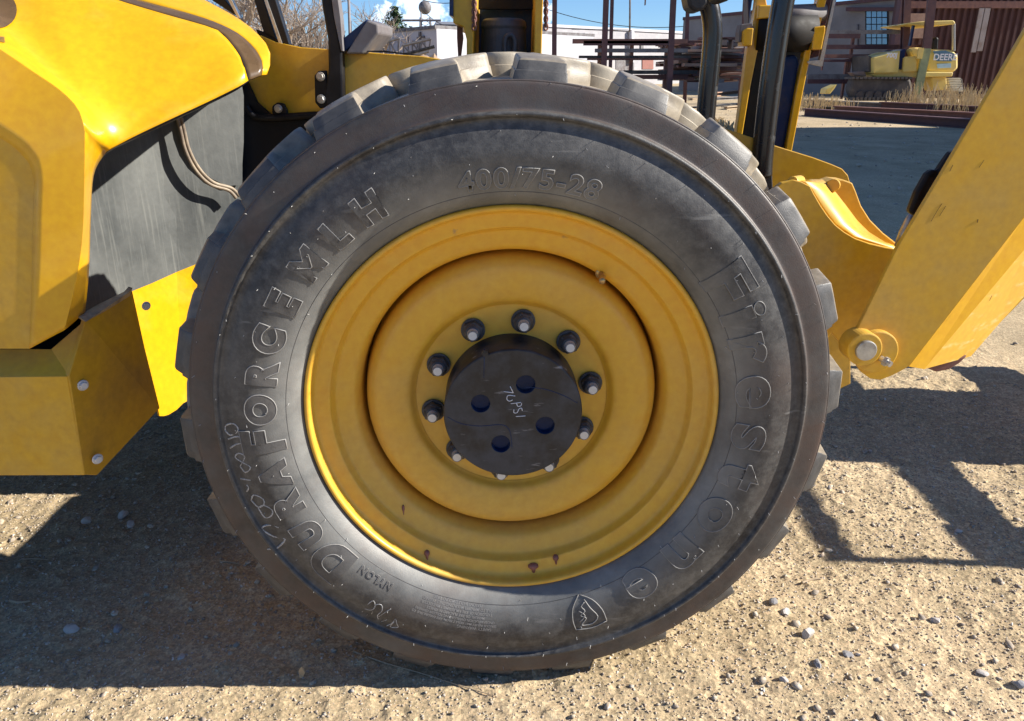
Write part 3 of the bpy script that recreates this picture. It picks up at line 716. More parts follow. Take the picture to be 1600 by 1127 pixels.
# ---------------------------------------------------------- side box
box = empty('side_box', (0, 0, 0), tele)
ft = P3([(-420, 592, .0), (105, 588, .0), (130, 735, .0), (132, 743, .0), (-420, 745, .0)])
MB().prism(ft, [p + Vector((0, .01, 0)) for p in ft]).build('front_panel', M['yellow_dull'], box, bevel=.002)
fp = P3([(108, 588, -.001), (134, 500, .06), (205, 458, .22), (250, 638, .24), (152, 743, .03), (132, 742, -.001)])
MB().prism(fp, [p + Vector((-.012, .006, 0)) for p in fp]).build('end_panel', M['brown_yellow'], box, bevel=.002)
tp = P3([(-420, 545, .06), (80, 546, .06), (136, 498, .07), (107, 587, .003), (-420, 590, .003)])
MB().prism(tp, [p + Vector((0, 0, -.012)) for p in tp]).build('top_panel', M['yellow_dull'], box)
fl = P3([(126, 497, .05), (160, 478, .12), (200, 458, .20), (207, 450, .22), (204, 462, .215), (165, 486, .12), (134, 503, .05)])
MB().prism(fl, [p + Vector((-.01, .004, .002)) for p in fl]).build('rubber_edge_strip', M['hose'], box)
def bolt(px, py, Y, r, parent, mat='steel', nrm=(0, -1, 0)):
    p = at(px, py, Y); n = Vector(nrm).normalized()
    m = MB(); m.tube([p, p + n * r * .35], r * 1.35, 16); m.tube([p + n * r * .3, p + n * r * 1.0], r, 6)
    return m.build('bolt', M[mat], parent, bevel=r * .12, seg=1)
en = (.75, -.6, -.05)
bolt(129, 602, .025 + HO, .0085, box, 'stud', en); bolt(152, 717, .022 + HO, .0085, box, 'stud', en); bolt(228, 478, .225 + HO, .0075, box, 'stud', en)
HO = 0
# ---------------------------------------------------------- wheel-well panels
well = empty('wheel_well', (0, 0, 0), tele)
def wp(x, z, s):                                                    # plan line of the slanted panel
    pass
PL = [(-1.02, .10), (-.92, .46), (-.86, .60), (-.70, .74)]
def on_panel(px, py):
    d = pdir(px, py)
    for (a, b) in zip(PL[:-1], PL[1:]):
        ex, ey = b[0] - a[0], b[1] - a[1]; det = d.x * (-ey) + ex * d.y
        t = ((a[0] - CAM.x) * (-ey) + ex * (a[1] - CAM.y)) / det
        x, y = CAM.x + d.x * t, CAM.y + d.y * t
        s = ((x - a[0]) * ex + (y - a[1]) * ey) / (ex * ex + ey * ey)
        if s <= 1.0 or b == PL[-1]: 
            if s >= -2: return CAM + d * t
    return CAM + d * t
def panel(name, quads_top, quads_bot, n, mat, th=.006):
    """top and bottom pixel curves sampled at the same columns"""
    vs = []; K = 8
    for (tx, ty), (bx, by) in zip(quads_top, quads_bot):
        for k in range(K + 1):
            f_ = k / K; vs.append(on_panel(tx + (bx - tx) * f_, ty + (by - ty) * f_))
    fs = [(i * (K + 1) + k, i * (K + 1) + k + 1, (i + 1) * (K + 1) + k + 1, (i + 1) * (K + 1) + k) for i in range(len(quads_top) - 1) for k in range(K)]
    return sheet(name, vs, fs, mat, well, th, False)
xs_ = [90, 120, 150, 180, 205, 215, 235, 255, 275, 300, 325, 350, 378]
bot = [505, 492, 478, 466, 455, 451, 443, 434, 425, 415, 405, 395, 384]
panel('black_liner', [(x, 90) for x in xs_], list(zip(xs_, bot)), 8, M['black_panel'])
xs2 = [(205, 455), (215, 451), (235, 443), (255, 434), (275, 425), (300, 415), (325, 405), (350, 395), (378, 384)]
b2 = [(248, 650), (255, 650), (262, 648), (275, 640), (285, 630), (300, 622), (330, 600), (360, 580), (390, 560)]
panel('slanted_frame_plate', xs2, b2, 8, M['yellow'])
fl = [on_panel(x, y) + Vector((.012, -.012, 0)) for x, y in ((274, 188), (282, 184), (300, 172), (330, 150), (372, 128), (376, 150), (376, 220), (372, 288), (350, 290), (325, 278), (300, 255), (287, 235), (278, 210))]
MB().prism(fl, [q + Vector((-.008, .004, 0)) for q in fl]).build('liner_flap', M['black_panel'], well)
for off, nm in ((0, 0), (1, 1)):
    MB().tube(curve_pts([on_panel(x - 5 * off, y + 3 * off) + Vector((.03, -.03, 0)) for x, y in ((270, 176), (276, 200), (284, 232), (300, 262), (322, 283), (350, 292), (362, 304))], 6), .0045, 8).build('cable', M['hose'], well, smooth=True)
# dark cavity and brackets behind
px_prism('inner_guard', [(368, 140), (385, 128), (400, 160), (420, 178), (480, 180), (560, 180), (560, 420), (330, 430), (345, 330), (372, 290)], .77, .02, M['dark_inside'], well)
v = [at(x, y, .76) for x, y in ((384, 166), (392, 178), (404, 184), (440, 184), (482, 181), (520, 180))]
MB().tube(curve_pts(v, 5), .010, 8).build('guard_edge', M['black'], well, smooth=True)
px_prism('bracket', [(425, 184), (425, 166), (433, 160), (443, 162), (448, 172), (450, 184)], .76, .015, M['black'], well, bevel=.003)
bolt(435, 170, .758, .008, well)
# ---------------------------------------------------------- chassis
ch = empty('chassis', (0, 0, 0), tele)
px_prism('frame_side_plate', [(372, 200), (385, 130), (392, 60), (405, 55), (430, 66), (470, 74), (540, 79), (600, 84), (660, 88), (760, 104), (1000, 165), (1140, 203), (1215, 229), (1270, 246), (1300, 257), (1316, 264), (1325, 274), (1329, 288), (1329, 330), (1329, 600), (1200, 660), (500, 660), (400, 400)], .79, .02, M['yellow_dull'], ch, bevel=.002)
px_prism('frame_near_plate', [(1040, 330), (1180, 318), (1222, 286), (1240, 281), (1252, 284), (1266, 291), (1272, 303), (1283, 322), (1294, 338), (1306, 352), (1320, 363), (1337, 373), (1360, 381), (1385, 387), (1404, 390), (1500, 420), (1440, 560), (1345, 562), (1322, 548), (1300, 520), (1270, 560), (1000, 590)], .42, .018, M['yellow_dull'], ch, bevel=.002)
# saddle floor between plates
A_ = [at(x, y, .435) for x, y in ((1240, 282), (1258, 286), (1268, 297), (1284, 323), (1305, 351), (1335, 371), (1385, 386), (1404, 390))]
B_ = [at(x, y, .56) for x, y in ((1284, 282), (1294, 290), (1306, 304), (1320, 322), (1338, 346), (1356, 364), (1382, 380), (1404, 388))]
vs = A_ + B_; n = len(A_)
sheet('saddle_floor', vs, [(i, i + 1, n + i + 1, n + i) for i in range(n - 1)], M['yellow_dull'], ch, .006)
MB().tube([at(1238, 285, .43), at(1250, 283, .47)], .013, 16).build('boss', M['yellow_dull'], ch, bevel=.002)
fr = [at(x, y, .56) for x, y in ((1284, 290), (1290, 284), (1302, 280), (1318, 281), (1332, 286), (1338, 300), (1346, 322), (1360, 344), (1380, 364), (1403, 382), (1404, 388), (1382, 380), (1356, 364), (1338, 346), (1320, 322), (1306, 304), (1294, 292))]
MB().prism(fr, [p + Vector((0, .05, 0)) for p in fr]).build('saddle_rib', M['yellow_dull'], ch, bevel=.003)
MB().tube([at(1302, 290, .535), at(1304, 289, .60)], .015, 18).build('boss', M['yellow_dull'], ch, bevel=.002)
# body hidden behind the wheel
m = MB(); m.box((-3.2, .82, .50), (.50, 1.75, .98)); m.box((-3.2, .82, .55), (-1.05, 1.75, 1.25)); m.build('frame_body', M['dark_inside'], ch)
MB().tube([(0, .34, .637), (0, .75, .637), (0, .80, .637), (0, 2.0, .637)], [.16, .165, .13, .13], 28).build('axle', M['black_dusty'], ch, smooth=False)
m = MB(); m.box((-1.5, .08, .49), (-1.12, .68, .60)); m.build('box_floor', M['dark_inside'], box)
m = MB(); m.box((-3.2, .15, .49), (-1.5, .68, 1.0)); m.build('side_tank', M['dark_inside'], ch)
w2 = []
far = lathe('far_wheel', [(.10, .0), (.40, .0), (.62, .05), (.64, .1), (.64, .35), (.62, .4), (.3, .4)], 64, M['tyre'], tele); far.location = (0, 1.75, .64)
# ---------------------------------------------------------- lift arm with pin
arm = empty('lift_arm', (0, 0, 0), tele)
main = [(1640, -18), (1600, 52), (1560, 122), (1480, 258), (1402, 388), (1352, 490), (1338, 518), (1331, 540), (1334, 564), (1346, 582), (1360, 592), (1376, 594), (1392, 588), (1408, 580), (1420, 573), (1600, 340), (1700, 205), (1900, -60), (1900, -420), (1860, -420)]
px_prism('arm_side', main, .20, .012, M['yellow_dull'], arm, bevel=.0015)
f1 = P3([(1420, 573, .2), (1600, 340, .2), (1900, -60, .2), (1990, -60, .225), (1600, 391, .225), (1444, 577, .225)])
MB().prism(f1, [p + Vector((-.006, .010, .004)) for p in f1]).build('arm_bevel', M['yellow'], arm)
f2 = P3([(1444, 577, .226), (1600, 391, .226), (1990, -60, .226), (2080, -60, .33), (1605, 461, .33), (1562, 505, .33), (1517, 557, .33)])
MB().prism(f2, [p + Vector((-.006, .010, .006)) for p in f2]).build('arm_lower_face', M['yellow_scratched'], arm)
bk = P3([(1440, 440, .34), (1640, 20, .34), (1900, -400, .34), (1990, -60, .34), (1606, 452, .34), (1516, 548, .34), (1450, 548, .34)])
MB().prism(bk, [p + Vector((0, .012, 0)) for p in bk]).build('arm_far_side', M['yellow_dull'], arm)
px_prism('arm_mouth', [(1446, 575), (1470, 566), (1513, 556), (1500, 568), (1484, 578), (1464, 582)], .30, .10, M['rust'], arm, bevel=.004)
c = at(1366, 548, .195)
m = MB(); m.tube([c + Vector((0, .03, 0)), c + Vector((0, -.012, 0))], .046, 40); m.build('pin_boss', M['yellow_dull'], arm, bevel=.003)
c2 = at(1352, 547, .165); c3 = Vector((c2.x, .195, c2.z))
m = MB(); m.tube([c3 + Vector((0, .02, 0)), c2], .036, 40); m.build('pin_collar', M['yellow_dull'], arm, bevel=.003)
m = MB(); m.tube([c2 + Vector((0, .01, 0)), c2 + Vector((0, -.008, 0))], .0215, 36); m.build('hinge_pin', M['steel'], arm, bevel=.002)
p0 = at(1376, 560, .18); m = MB(); m.tube([p0, p0 + Vector((.012, -.022, -.006))], .0065, 10); m.tube([p0 + Vector((.004, -.008, -.002)), p0 + Vector((.008, -.014, -.004))], .0105, 6); m.build('grease_bolt', M['steel'], arm)
for st, rr_ in (([(1489, 258), (1484, 268)], .0009), ([(1472, 318), (1462, 334), (1455, 346)], .0007), ([(1478, 322), (1468, 338)], .0006), ([(1528, 343), (1527, 348)], .0016), ([(1550, 462), (1546, 470)], .0008), ([(1538, 250), (1530, 262)], .0006)):
    MB().tube([at(x, y, .1998) for x, y in st], rr_ * .55, 5).build('paint_scratch', M['decal'], arm)
# work light and sensor behind the arm
px_prism('work_light', [(1421, 332), (1433, 300), (1449, 272), (1459, 264), (1466, 268), (1472, 258), (1486, 238), (1500, 234), (1484, 300), (1452, 342), (1430, 338)], .30, .022, M['black'], arm, bevel=.006)
MB().tube([at(1404, 386, .38), at(1412, 365, .38), at(1420, 345, .38), at(1430, 330, .38)], [.010, .011, .009, .009], 12).build('rod_end', M['steel'], arm, smooth=True)
# ---------------------------------------------------------- guard tubes
gt = empty('guard_rail', (0, 0, 0), tele)
MB().tube(curve_pts([at(x, y, .86) for x, y in ((1070, -60), (1092, -22), (1106, 4), (1112, 30), (1113, 62), (1108, 120), (1100, 210))], 6), .0255, 20).build('guard_tube', M['tube_black'], gt, smooth=True)
MB().tube(curve_pts([at(x, y, .78) for x, y in ((1236, -60), (1224, 0), (1214, 60), (1203, 140), (1196, 200), (1191, 250), (1190, 275))], 6), .028, 20).build('guard_tube', M['tube_black'], gt, smooth=True)
px_prism('tube_foot', [(1172, 245), (1206, 245), (1208, 300), (1200, 320), (1170, 300)], .77, .02, M['black_dusty'], gt, bevel=.003)
px_prism('clamp', [(1071, -20), (1106, -20), (1108, 5), (1100, 16), (1088, 19), (1077, 12)], .70, .08, M['black_dusty'], gt, bevel=.008)
px_prism('clamp', [(1118, -20), (1145, -20), (1142, 0), (1128, 4), (1118, 0)], .70, .08, M['black_dusty'], gt, bevel=.008)
# ---------------------------------------------------------- mast / tilt linkage at right
ms = empty('tilt_linkage', (0, 0, 0), tele)
def yp(name, pts, Y, th, mat, bev=.003): return px_prism(name, pts, Y, th, M[mat], ms, bevel=bev)
yp('link_plate', [(1148, 225), (1158, 225), (1172, 140), (1185, 75), (1196, 40), (1200, 14), (1192, -30), (1190, -60), (1170, -60), (1182, 0), (1178, 30), (1168, 75), (1160, 140)], .98, .03, 'yellow')
yp('link_plate', [(1226, 245), (1236, 245), (1254, 150), (1268, 80), (1282, 40), (1292, 0), (1296, -50), (1278, -50), (1278, 0), (1270, 40), (1262, 60), (1244, 140)], .98, .03, 'yellow')
yp('link_web', [(1158, 225), (1172, 140), (1186, 60), (1264, 60), (1246, 140), (1228, 245)], 1.06, .05, 'dark_inside')
yp('link_web', [(1176, 0), (1170, 40), (1166, -60), (1320, -60), (1305, 12), (1290, 12), (1288, -10), (1200, -12)], 1.02, .05, 'hub_blue')
yp('cylinder_guard', [(1206, 230), (1214, 150), (1222, 90), (1244, 84), (1250, 95), (1240, 160), (1224, 245)], .99, .05, 'hub_blue', .012)
MB().tube([at(1190, 24, 1.0), at(1288, 20, 1.0)], .024, 20).build('cross_pin', M['grey_steel'], ms, smooth=True)
MB().tube([at(1180, 52, 1.0), at(1270, 52, 1.0)], .050, 24).build('cross_tube', M['dark_inside'], ms, smooth=True)
yp('link_block', [(1160, 72), (1161, 48), (1168, 44), (1178, 44), (1175, 72)], .95, .05, 'yellow')
yp('link_block', [(1155, 50), (1158, 38), (1176, 36), (1178, 48), (1160, 52), (1158, 66), (1154, 66)], .96, .04, 'grey_steel', .002)
yp('link_block', [(1268, 78), (1272, 42), (1290, 40), (1290, 48), (1284, 78)], .95, .05, 'yellow')
yp('link_block', [(1184, 30), (1186, 8), (1212, 8), (1206, 28)], .96, .04, 'yellow')
yp('rusty_link', [(1264, 92), (1280, 88), (1300, 0), (1308, -40), (1296, -40), (1288, 10), (1276, 70)], .99, .02, 'rust_dark')
yp('bright_edge', [(1262, 99), (1285, 104), (1306, 0), (1312, -40), (1309, -40), (1302, 0), (1281, 94), (1262, 96)], .975, .015, 'steel', 0)
# ---------------------------------------------------------- boom head
bh = empty('boom_head', (0, 0, 0), tele)
def bp(name, pts, Y, th, mat, bev=.003): return px_prism(name, pts, Y, th, M[mat], bh, bevel=bev)
bp('boom_plate', [(729, 100), (729, 62), (724, 42), (708, 36), (706, -60), (742, -60), (740, 40), (738, 100)], 1.20, .5, 'yellow_dull')
bp('boom_plate', [(834, 100), (836, 20), (838, -60), (851, -60), (848, 20), (846, 100)], 1.20, .5, 'yellow_dull')
bp('boom_back', [(738, 110), (738, -60), (838, -60), (836, 110)], 1.62, .03, 'hub_blue', 0)
bp('boom_back', [(738, 14), (738, -60), (838, -60), (836, 14)], 1.5, .03, 'dark_inside', 0)
bp('black_pad', [(702, 24), (703, -60), (709, -60), (708, 26)], 1.19, .2, 'hub_blue', 0)
m = MB(); base = at(787, 96, 1.36); rr = .068
zt = at(787, 33, 1.36).z
m.tube([Vector((base.x, 1.36, base.z - .1)), Vector((base.x, 1.36, zt - .025)), Vector((base.x, 1.36, zt - .018)), Vector((base.x, 1.36, zt)), Vector((base.x, 1.36, zt + .006))], [.086, .070, .074, .070, .060], 40)
m.build('black_canister', M['canister'], bh, smooth=False, bevel=.003)
MB().tube(curve_pts([at(x, y, 1.27) for x, y in ((790, 90), (789, 66), (793, 56), (801, 56), (805, 66), (803, 90))], 5), .008, 10).build('canister_handle', M['canister'], bh, smooth=True)
ck = None
for k in range(13):
    for (x0, Yc) in ((853, 1.19), (741, 1.195)):
        c = at(x0, -30 + k * 6.0, Yc)
        if ck is None:
            pts = [Vector((.006 * math.cos(2 * math.pi * j / 10), 0, .010 * math.sin(2 * math.pi * j / 10))) for j in range(11)]
            ck = MB().tube(pts, .0028, 6, caps=False).build('chain_link', M['rust'], bh, smooth=True); o = ck
        else: o = ck.copy(); COL.objects.link(o); o.parent = bh
        o.location = c; o.rotation_euler = (0, 0, R(90 * (k % 2) + 20))
bp('rusty_tongue', [(716, 92), (714, 60), (714, 38), (722, 38), (724, 60), (720, 92)], 1.3, .01, 'rust', 0)
bp('frame_trim', [(540, 80), (600, 82), (664, 88), (640, 84), (600, 79)], .77, .01, 'black', 0)
# ---------------------------------------------------------- cab frame at upper left
cab = empty('cab_frame', (0, 0, 0), tele)
def cp_(name, pts, Y, th, mat, bev=.003): return px_prism(name, pts, Y, th, M[mat], cab, bevel=bev)
cp_('roll_post', [(496, -60), (512, -60), (524, 28), (534, 80), (536, 160), (510, 172), (506, 150), (513, 110), (512, 60), (503, 10)], .745, .04, 'black', .005)
cp_('post_trim', [(510, -60), (520, -60), (532, 28), (536, 80), (533, 80), (522, 28)], .735, .04, 'grey_steel', .001)
cp_('post_bracket', [(491, 118), (497, 111), (510, 110), (512, 168), (500, 170), (492, 160)], .75, .012, 'black', .003)
bolt(501, 120, .748, .0085, cab); bolt(502, 155, .748, .0085, cab)
cp_('window_bar', [(385, -40), (398, -40), (432, 62), (449, 70), (430, 66), (412, 52)], .80, .03, 'black', .002)
cp_('window_bar', [(404, -40), (418, -40), (452, 70), (440, 68)], .80, .03, 'black', .002)
cp_('window_seal', [(399, -40), (403, -40), (441, 69), (436, 68)], .795, .02, 'steel', 0)
cp_('window_bar', [(290, -60), (330, -60), (352, 0), (374, 28), (358, 18), (330, 0)], .80, .03, 'black', .002)
cp_('window_seal', [(346, -20), (352, -20), (375, 28), (371, 28)], .795, .02, 'steel', 0)
cp_('window_sill', [(400, 46), (412, 50), (450, 70), (505, 78), (505, 84), (440, 80), (405, 60)], .80, .02, 'dark_inside', 0)
# mirror-like box leaning over the frame
lo = [at(x, y, .76) for x, y in ((535, 84), (534, 62), (573, 30), (574, 48), (562, 60))]
MB().prism(lo, [p + Vector((.02, .12, 0)) for p in lo]).build('step_box', M['hub_blue'], cab, bevel=.002)
lo = [at(x, y, .75) for x, y in ((540, 84), (574, 31), (578, 33), (590, 38), (591, 52), (566, 84))]
MB().prism(lo, [p + Vector((.02, .12, 0)) for p in lo]).build('step_face', M['grey_steel'], cab, bevel=.004)
# ---------------------------------------------------------- fork carriage ahead of the machine (casts the shadows on the right)
fc = empty('fork_carriage', (0, 0, 0), tele)
m = MB(); X0 = 2.75
m.box((X0, .37, .30), (X0 + .03, .40, 1.12)); m.box((X0, 1.9, .30), (X0 + .03, 1.94, 1.12))
m.box((X0 + .002, .372, 1.075), (X0 + .028, 1.938, 1.115)); m.build('carriage_frame', M['yellow_dull'], fc)
m = MB(); m.box((X0 - .025, .38, .74), (X0 + .025, 1.9, .84)); m.box((X0 - .04, .39, .30), (X0 + .04, 1.9, .42)); m.build('fork_bar', M['black'], fc)
m = MB(); m.prism([Vector((X0 + .1, .40, z)) + Vector((dx, 0, 0)) for dx, z in ((-.12, .66), (.12, .60), (.12, .95), (-.05, .9))], [Vector((X0 + .1, .58, z)) + Vector((dx, 0, 0)) for dx, z in ((-.12, .66), (.12, .60), (.12, .95), (-.05, .9))]); m.build('carriage_gusset', M['yellow_dull'], fc)
m = MB(); m.prism([Vector((x, 1.0, z)) for x, z in ((1.9, 1.55), (2.3, 1.75), (2.9, .75), (2.7, .35), (2.4, .5))], [Vector((x, 1.65, z)) for x, z in ((1.9, 1.55), (2.3, 1.75), (2.9, .75), (2.7, .35), (2.4, .5))]); m.build('boom_nose', M['yellow_dull'], fc)
m = MB(); m.box((2.6, .55, 1.50), (2.65, 1.8, 1.62)); m.build('nose_crossbar', M['black'], fc)

# ================================================================== BACKGROUND
def bx(px0, px1, pyt, pyb, Y, th):
    a = at(px0, pyb, Y); b = at(px1, pyt, Y); return (a.x, Y, a.z), (b.x, Y + th, b.z)
def ground_y(py):                                                   # distance at which this pixel row meets the ground
    return G(800, py).y
# --- white masonry buildings on the left, far off
def m_white(nt, p):
    br = nt.nodes.new('ShaderNodeTexBrick'); t = nt.nodes.new('ShaderNodeTexCoord'); mp = nt.nodes.new('ShaderNodeMapping'); mp.inputs['Rotation'].default_value = (R(90), 0, 0)
    nt.links.new(t.outputs['Object'], mp.inputs[0]); nt.links.new(mp.outputs[0], br.inputs[0]); br.inputs['Scale'].default_value = 1.6
    br.inputs['Color1'].default_value = (.36, .355, .375, 1); br.inputs['Color2'].default_value = (.43, .42, .435, 1); br.inputs['Mortar'].default_value = (.36, .35, .37, 1); br.inputs['Mortar Size'].default_value = .012
    c = mix(nt, ramp(nt, noise(nt, .6, 6, .7), [(.5, (0, 0, 0)), (.75, (.6, .6, .6))]), br.outputs[0], (.50, .44, .42))
    nt.links.new(c, p.inputs['Base Color']); p.inputs['Roughness'].default_value = .9
M['white_brick'] = material('white_painted_brick', m_white)
M['white_block'] = dirty('white_painted_block', (.50, .50, .54), (.40, .39, .41), .9, .5, .4, .8, bmp=.05)
M['red_brick'] = dirty('bare_red_brick', (.27, .12, .10), (.22, .12, .10), .9, 3)
def rotated_building(name, px0, px1, pyt0, pyt1, Y, dY, depth, mats, label, parts):
    """front wall runs from px0 at distance Y to px1 at distance Y+dY"""
    root = empty(name, (0, 0, 0)); tag(root, label, 'building')
    a = at(px0, pyt0, Y); b = at(px1, pyt1, Y + dY); u = Vector((b.x - a.x, b.y - a.y, 0)); L = u.length; u.normalize(); n = Vector((-u.y, u.x, 0)) * depth
    fr = [Vector((a.x, a.y, -.2)), Vector((b.x, b.y, -.2)), b, a]
    MB().prism(fr, [p + n for p in fr]).build('wall', mats, root)
    cop = [a + Vector((0, 0, 0)), b, b + Vector((0, 0, .14)), a + Vector((0, 0, .14))]
    MB().prism([p - n.normalized() * .08 for p in cop], [p + n * 1.01 for p in cop]).build('coping', parts.get('coping', M['grey_steel']), root)
    def place(nm, mat, x0, x1, y0, y1, th=.12, proud=.06):
        q = []
        for (x, y) in ((x0, y1), (x1, y1), (x1, y0), (x0, y0)):
            d = pdir(x, y); nn = n.normalized(); t = (a - CAM).dot(nn) / d.dot(nn); q.append(CAM + d * t)
        return MB().prism([v - n.normalized() * proud for v in q], [v + n.normalized() * (th - proud) for v in q]).build(nm, mat, root)
    return root, place
g = ground_y(112)
root, place = rotated_building('brick_warehouse', 852, 1090, 42, 54, 44, 10, 12, M['white_brick'], 'long low whitewashed brick building beyond the steel racks', {'coping': M['white_block']})
place('pilaster', M['white_block'], 907, 913, 52, 92, .2, .35); place('door', M['white_block'], 893, 907, 66, 95, .1, .05); place('door_frame', M['grey_steel'], 892, 894, 66, 95, .1, .08)
place('window', M['grey_steel'], 1000, 1004, 66, 78, .1, .08); place('pilaster', M['white_block'], 981, 985, 47, 98, .2, .3)
place('brick_patch', M['red_brick'], 1003, 1020, 92, 108, .1, .05); place('door', M['grey_steel'], 962, 990, 93, 110, .1, .04); place('window', M['white_block'], 918, 932, 72, 88, .1, .05)
root, place = rotated_building('block_building', 681, 870, 38, 41, 48, 1, 14, M['white_brick'], 'white block building behind the boom with a red edged doorway', {'coping': M['white_block']})
place('cladding', M['white_block'], 685, 735, 56, 100, .1, .12); place('door_frame', M['door_red'], 687, 691, 71, 82, .1, .16); place('door', M['white_block'], 692, 706, 72, 86, .1, .18); place('corner_post', M['grey_steel'], 683, 685, 55, 90, .1, .2)
root, place = rotated_building('low_block_shed', 560, 682, 56, 45, 40, -5, 10, M['white_block'], 'pale blue-white low shed left of the boom with a sloping roof line', {'coping': M['grey_steel']})
for x in (575, 590, 604, 622, 638, 652, 664): place('panel_joint', M['grey_steel'], x, x + .7, 58, 92, .05, .03)
place('window', M['grey_steel'], 645, 650, 64, 68, .1, .06); place('window', M['grey_steel'], 660, 664, 56, 60, .1, .06); place('downpipe', M['grey_steel'], 656.5, 658.5, 50, 90, .1, .1)
# --- grey brick building with big steel window on the right
M['grey_brick'] = dirty('grey_brick_wall', (.24, .225, .22), (.17, .155, .15), .9, 1.0, .35, .75, bmp=.2)
root, place = rotated_building('grey_brick_building', 1068, 1420, 32, -2, 40, -8, 10, M['grey_brick'], 'grey brick works building with a tall many paned steel window', {'coping': M['rust_dark']})
M['pane'] = material('sky_tinted_glass', lambda nt, p: (p.inputs['Base Color'].__setattr__('default_value', (.16, .30, .42, 1)), p.inputs['Roughness'].__setattr__('default_value', .15), p.inputs['Metallic'].__setattr__('default_value', .3)))  # blue of the reflected sky is put into the base colour
cols = 4; rws = 5
for w0, w1, t0, b0 in ((1354, 1387, 17, 70),):
    place('window_frame', M['black'], w0 - 1.5, w1 + 1.5, t0 - 1.5, b0 + 1.5, .1, .03)
    for i in range(cols):
        for j in range(rws):
            xa = w0 + (w1 - w0) * (i + .08) / cols; xb = w0 + (w1 - w0) * (i + .92) / cols; ya = t0 + (b0 - t0) * (j + .07) / rws; yb = t0 + (b0 - t0) * (j + .93) / rws
            place('pane', M['pane'], xa, xb, ya, yb, .05, .045)
place('downpipe', M['grey_steel'], 1340, 1342, 38, 75, .08, .1)
place('beam', M['rust_dark'], 1325, 1412, 12, 18, .1, .2)
# --- dark corrugated shed
def shed():
    root = empty('corrugated_shed', (0, 0, 0)); tag(root, 'dark brown corrugated steel shed behind the yellow bulldozer', 'shed')
    Y = 31.0; a = at(1408, 0, Y).x; b = at(1720, 0, Y).x; z = at(1500, -60, Y).z; pitch = .26
    m = MB(); x = a; k = 0; pts = []
    while x < b: pts += [(x, Y), (x + pitch * .35, Y), (x + pitch * .5, Y - .09), (x + pitch * .85, Y - .09)]; x += pitch
    vs = [(p[0], p[1], -.1) for p in pts] + [(p[0], p[1], z) for p in pts]; n = len(pts)
    M['brown_sheet'] = dirty('brown_corrugated_steel', (.065, .028, .028), (.11, .05, .04), .7, .8, .35, .75, streak=(1.5, (1, 1, .08), (.16, .08, .055), .55, .75))
    M['pale_rail'] = dirty('pale_door_rail', (.32, .27, .25), (.2, .13, .1), .7, 2)
    m.add(vs, [(i, i + 1, n + i + 1, n + i) for i in range(n - 1)]); m.build('corrugated_wall', M['brown_sheet'], root, fix=False)
    MB().box((a, Y + .1, -.1), (b, Y + .5, z)).build('shed_body', M['brown_sheet'], root)
    for (x0, x1, y0, y1, nm, mt) in ((1525, 1531, 12, 82, 'door_rail', 'pale_rail'), (1535, 1540, 12, 80, 'door_rail', 'pale_rail'), (1405, 1640, 2, 13, 'lintel_beam', 'rust'), (1416, 1449, 21, 60, 'rusty_sheet', 'rust_pale')):
        p0, p1 = bx(x0, x1, y0, y1, Y - .16, .05); MB().box(p0, p1).build(nm, M[mt], root)
    q0, q1 = bx(1407, 1418, -60, 70, Y - 1, .3); MB().box(q0, q1).build('corner_column', M['rust_dark'], root)
shed()
# --- works building out of frame on the right: its shadow lies across the yard
MB().box((13.5, 3.6, -.1), (22, 15.5, 7.6)).build('works_hall', M['brown_sheet'] if 'brown_sheet' in M else M['rust'])
tag(bpy.data.objects['works_hall'], 'tall brown works hall right of the yard, shading the ground beyond the machine', 'building')
# --- steel posts
def post(x0, y0, x1, y1, w, Y, mat, label, name='steel_post', th=None, group='upright steel posts in the yard', cat='post', foot=True):
    a = at(x0, y0, Y); b = at(x1, y1, Y); h = w / F * (Y + 1.3) * .95 / 2; t = th or 2 * h
    if foot: a = a + (a - b) * ((a.z + .1) / max(.01, (b.z - a.z)))
    tk = t * .22
    m = MB()
    def slab(xa, xb, ya, yb): m.prism([a + Vector((xa, ya, 0)), a + Vector((xb, ya, 0)), b + Vector((xb, ya, 0)), b + Vector((xa, ya, 0))], [a + Vector((xa, yb, 0)), a + Vector((xb, yb, 0)), b + Vector((xb, yb, 0)), b + Vector((xa, yb, 0))])
    slab(-h, h, -t / 2, -t / 2 + tk); slab(-h, h, t / 2 - tk, t / 2); slab(-tk / 2, tk / 2, -t / 2 + tk + .001, t / 2 - tk - .001)
    return tag(m.build(name, M[mat]), label, cat, group)
post(866, 85, 867, -60, 7, 14, 'rust_dark', 'dark steel post just right of the boom head')
post(944, 90, 949, -60, 8, 13, 'rust_dark', 'dark steel post left of a closely paired thinner one')
post(954, 92, 958, -60, 5, 16, 'rust_dark', 'thin dark steel post close right of a thicker post')
post(1046, 130, 1055, -60, 8, 13, 'rust_dark', 'dark steel post standing at the loaded rack')
post(1073, 60, 1077, -60, 5, 18, 'rust_dark', 'dark post half hidden by the left guard tube')
post(1160, 90, 1168, -60, 6, 20, 'rust_dark', 'dark post in front of the grey building, left of the yellow linkage')
post(1413, 80, 1419, -60, 10, 26, 'rust_dark', 'dark column beside the corner of the grey brick building')
gp = empty('steel_post', (0, 0, 0)); tag(gp, 'tall leaning steel post with olive green lower half before the bulldozer', 'post', 'upright steel posts in the yard')
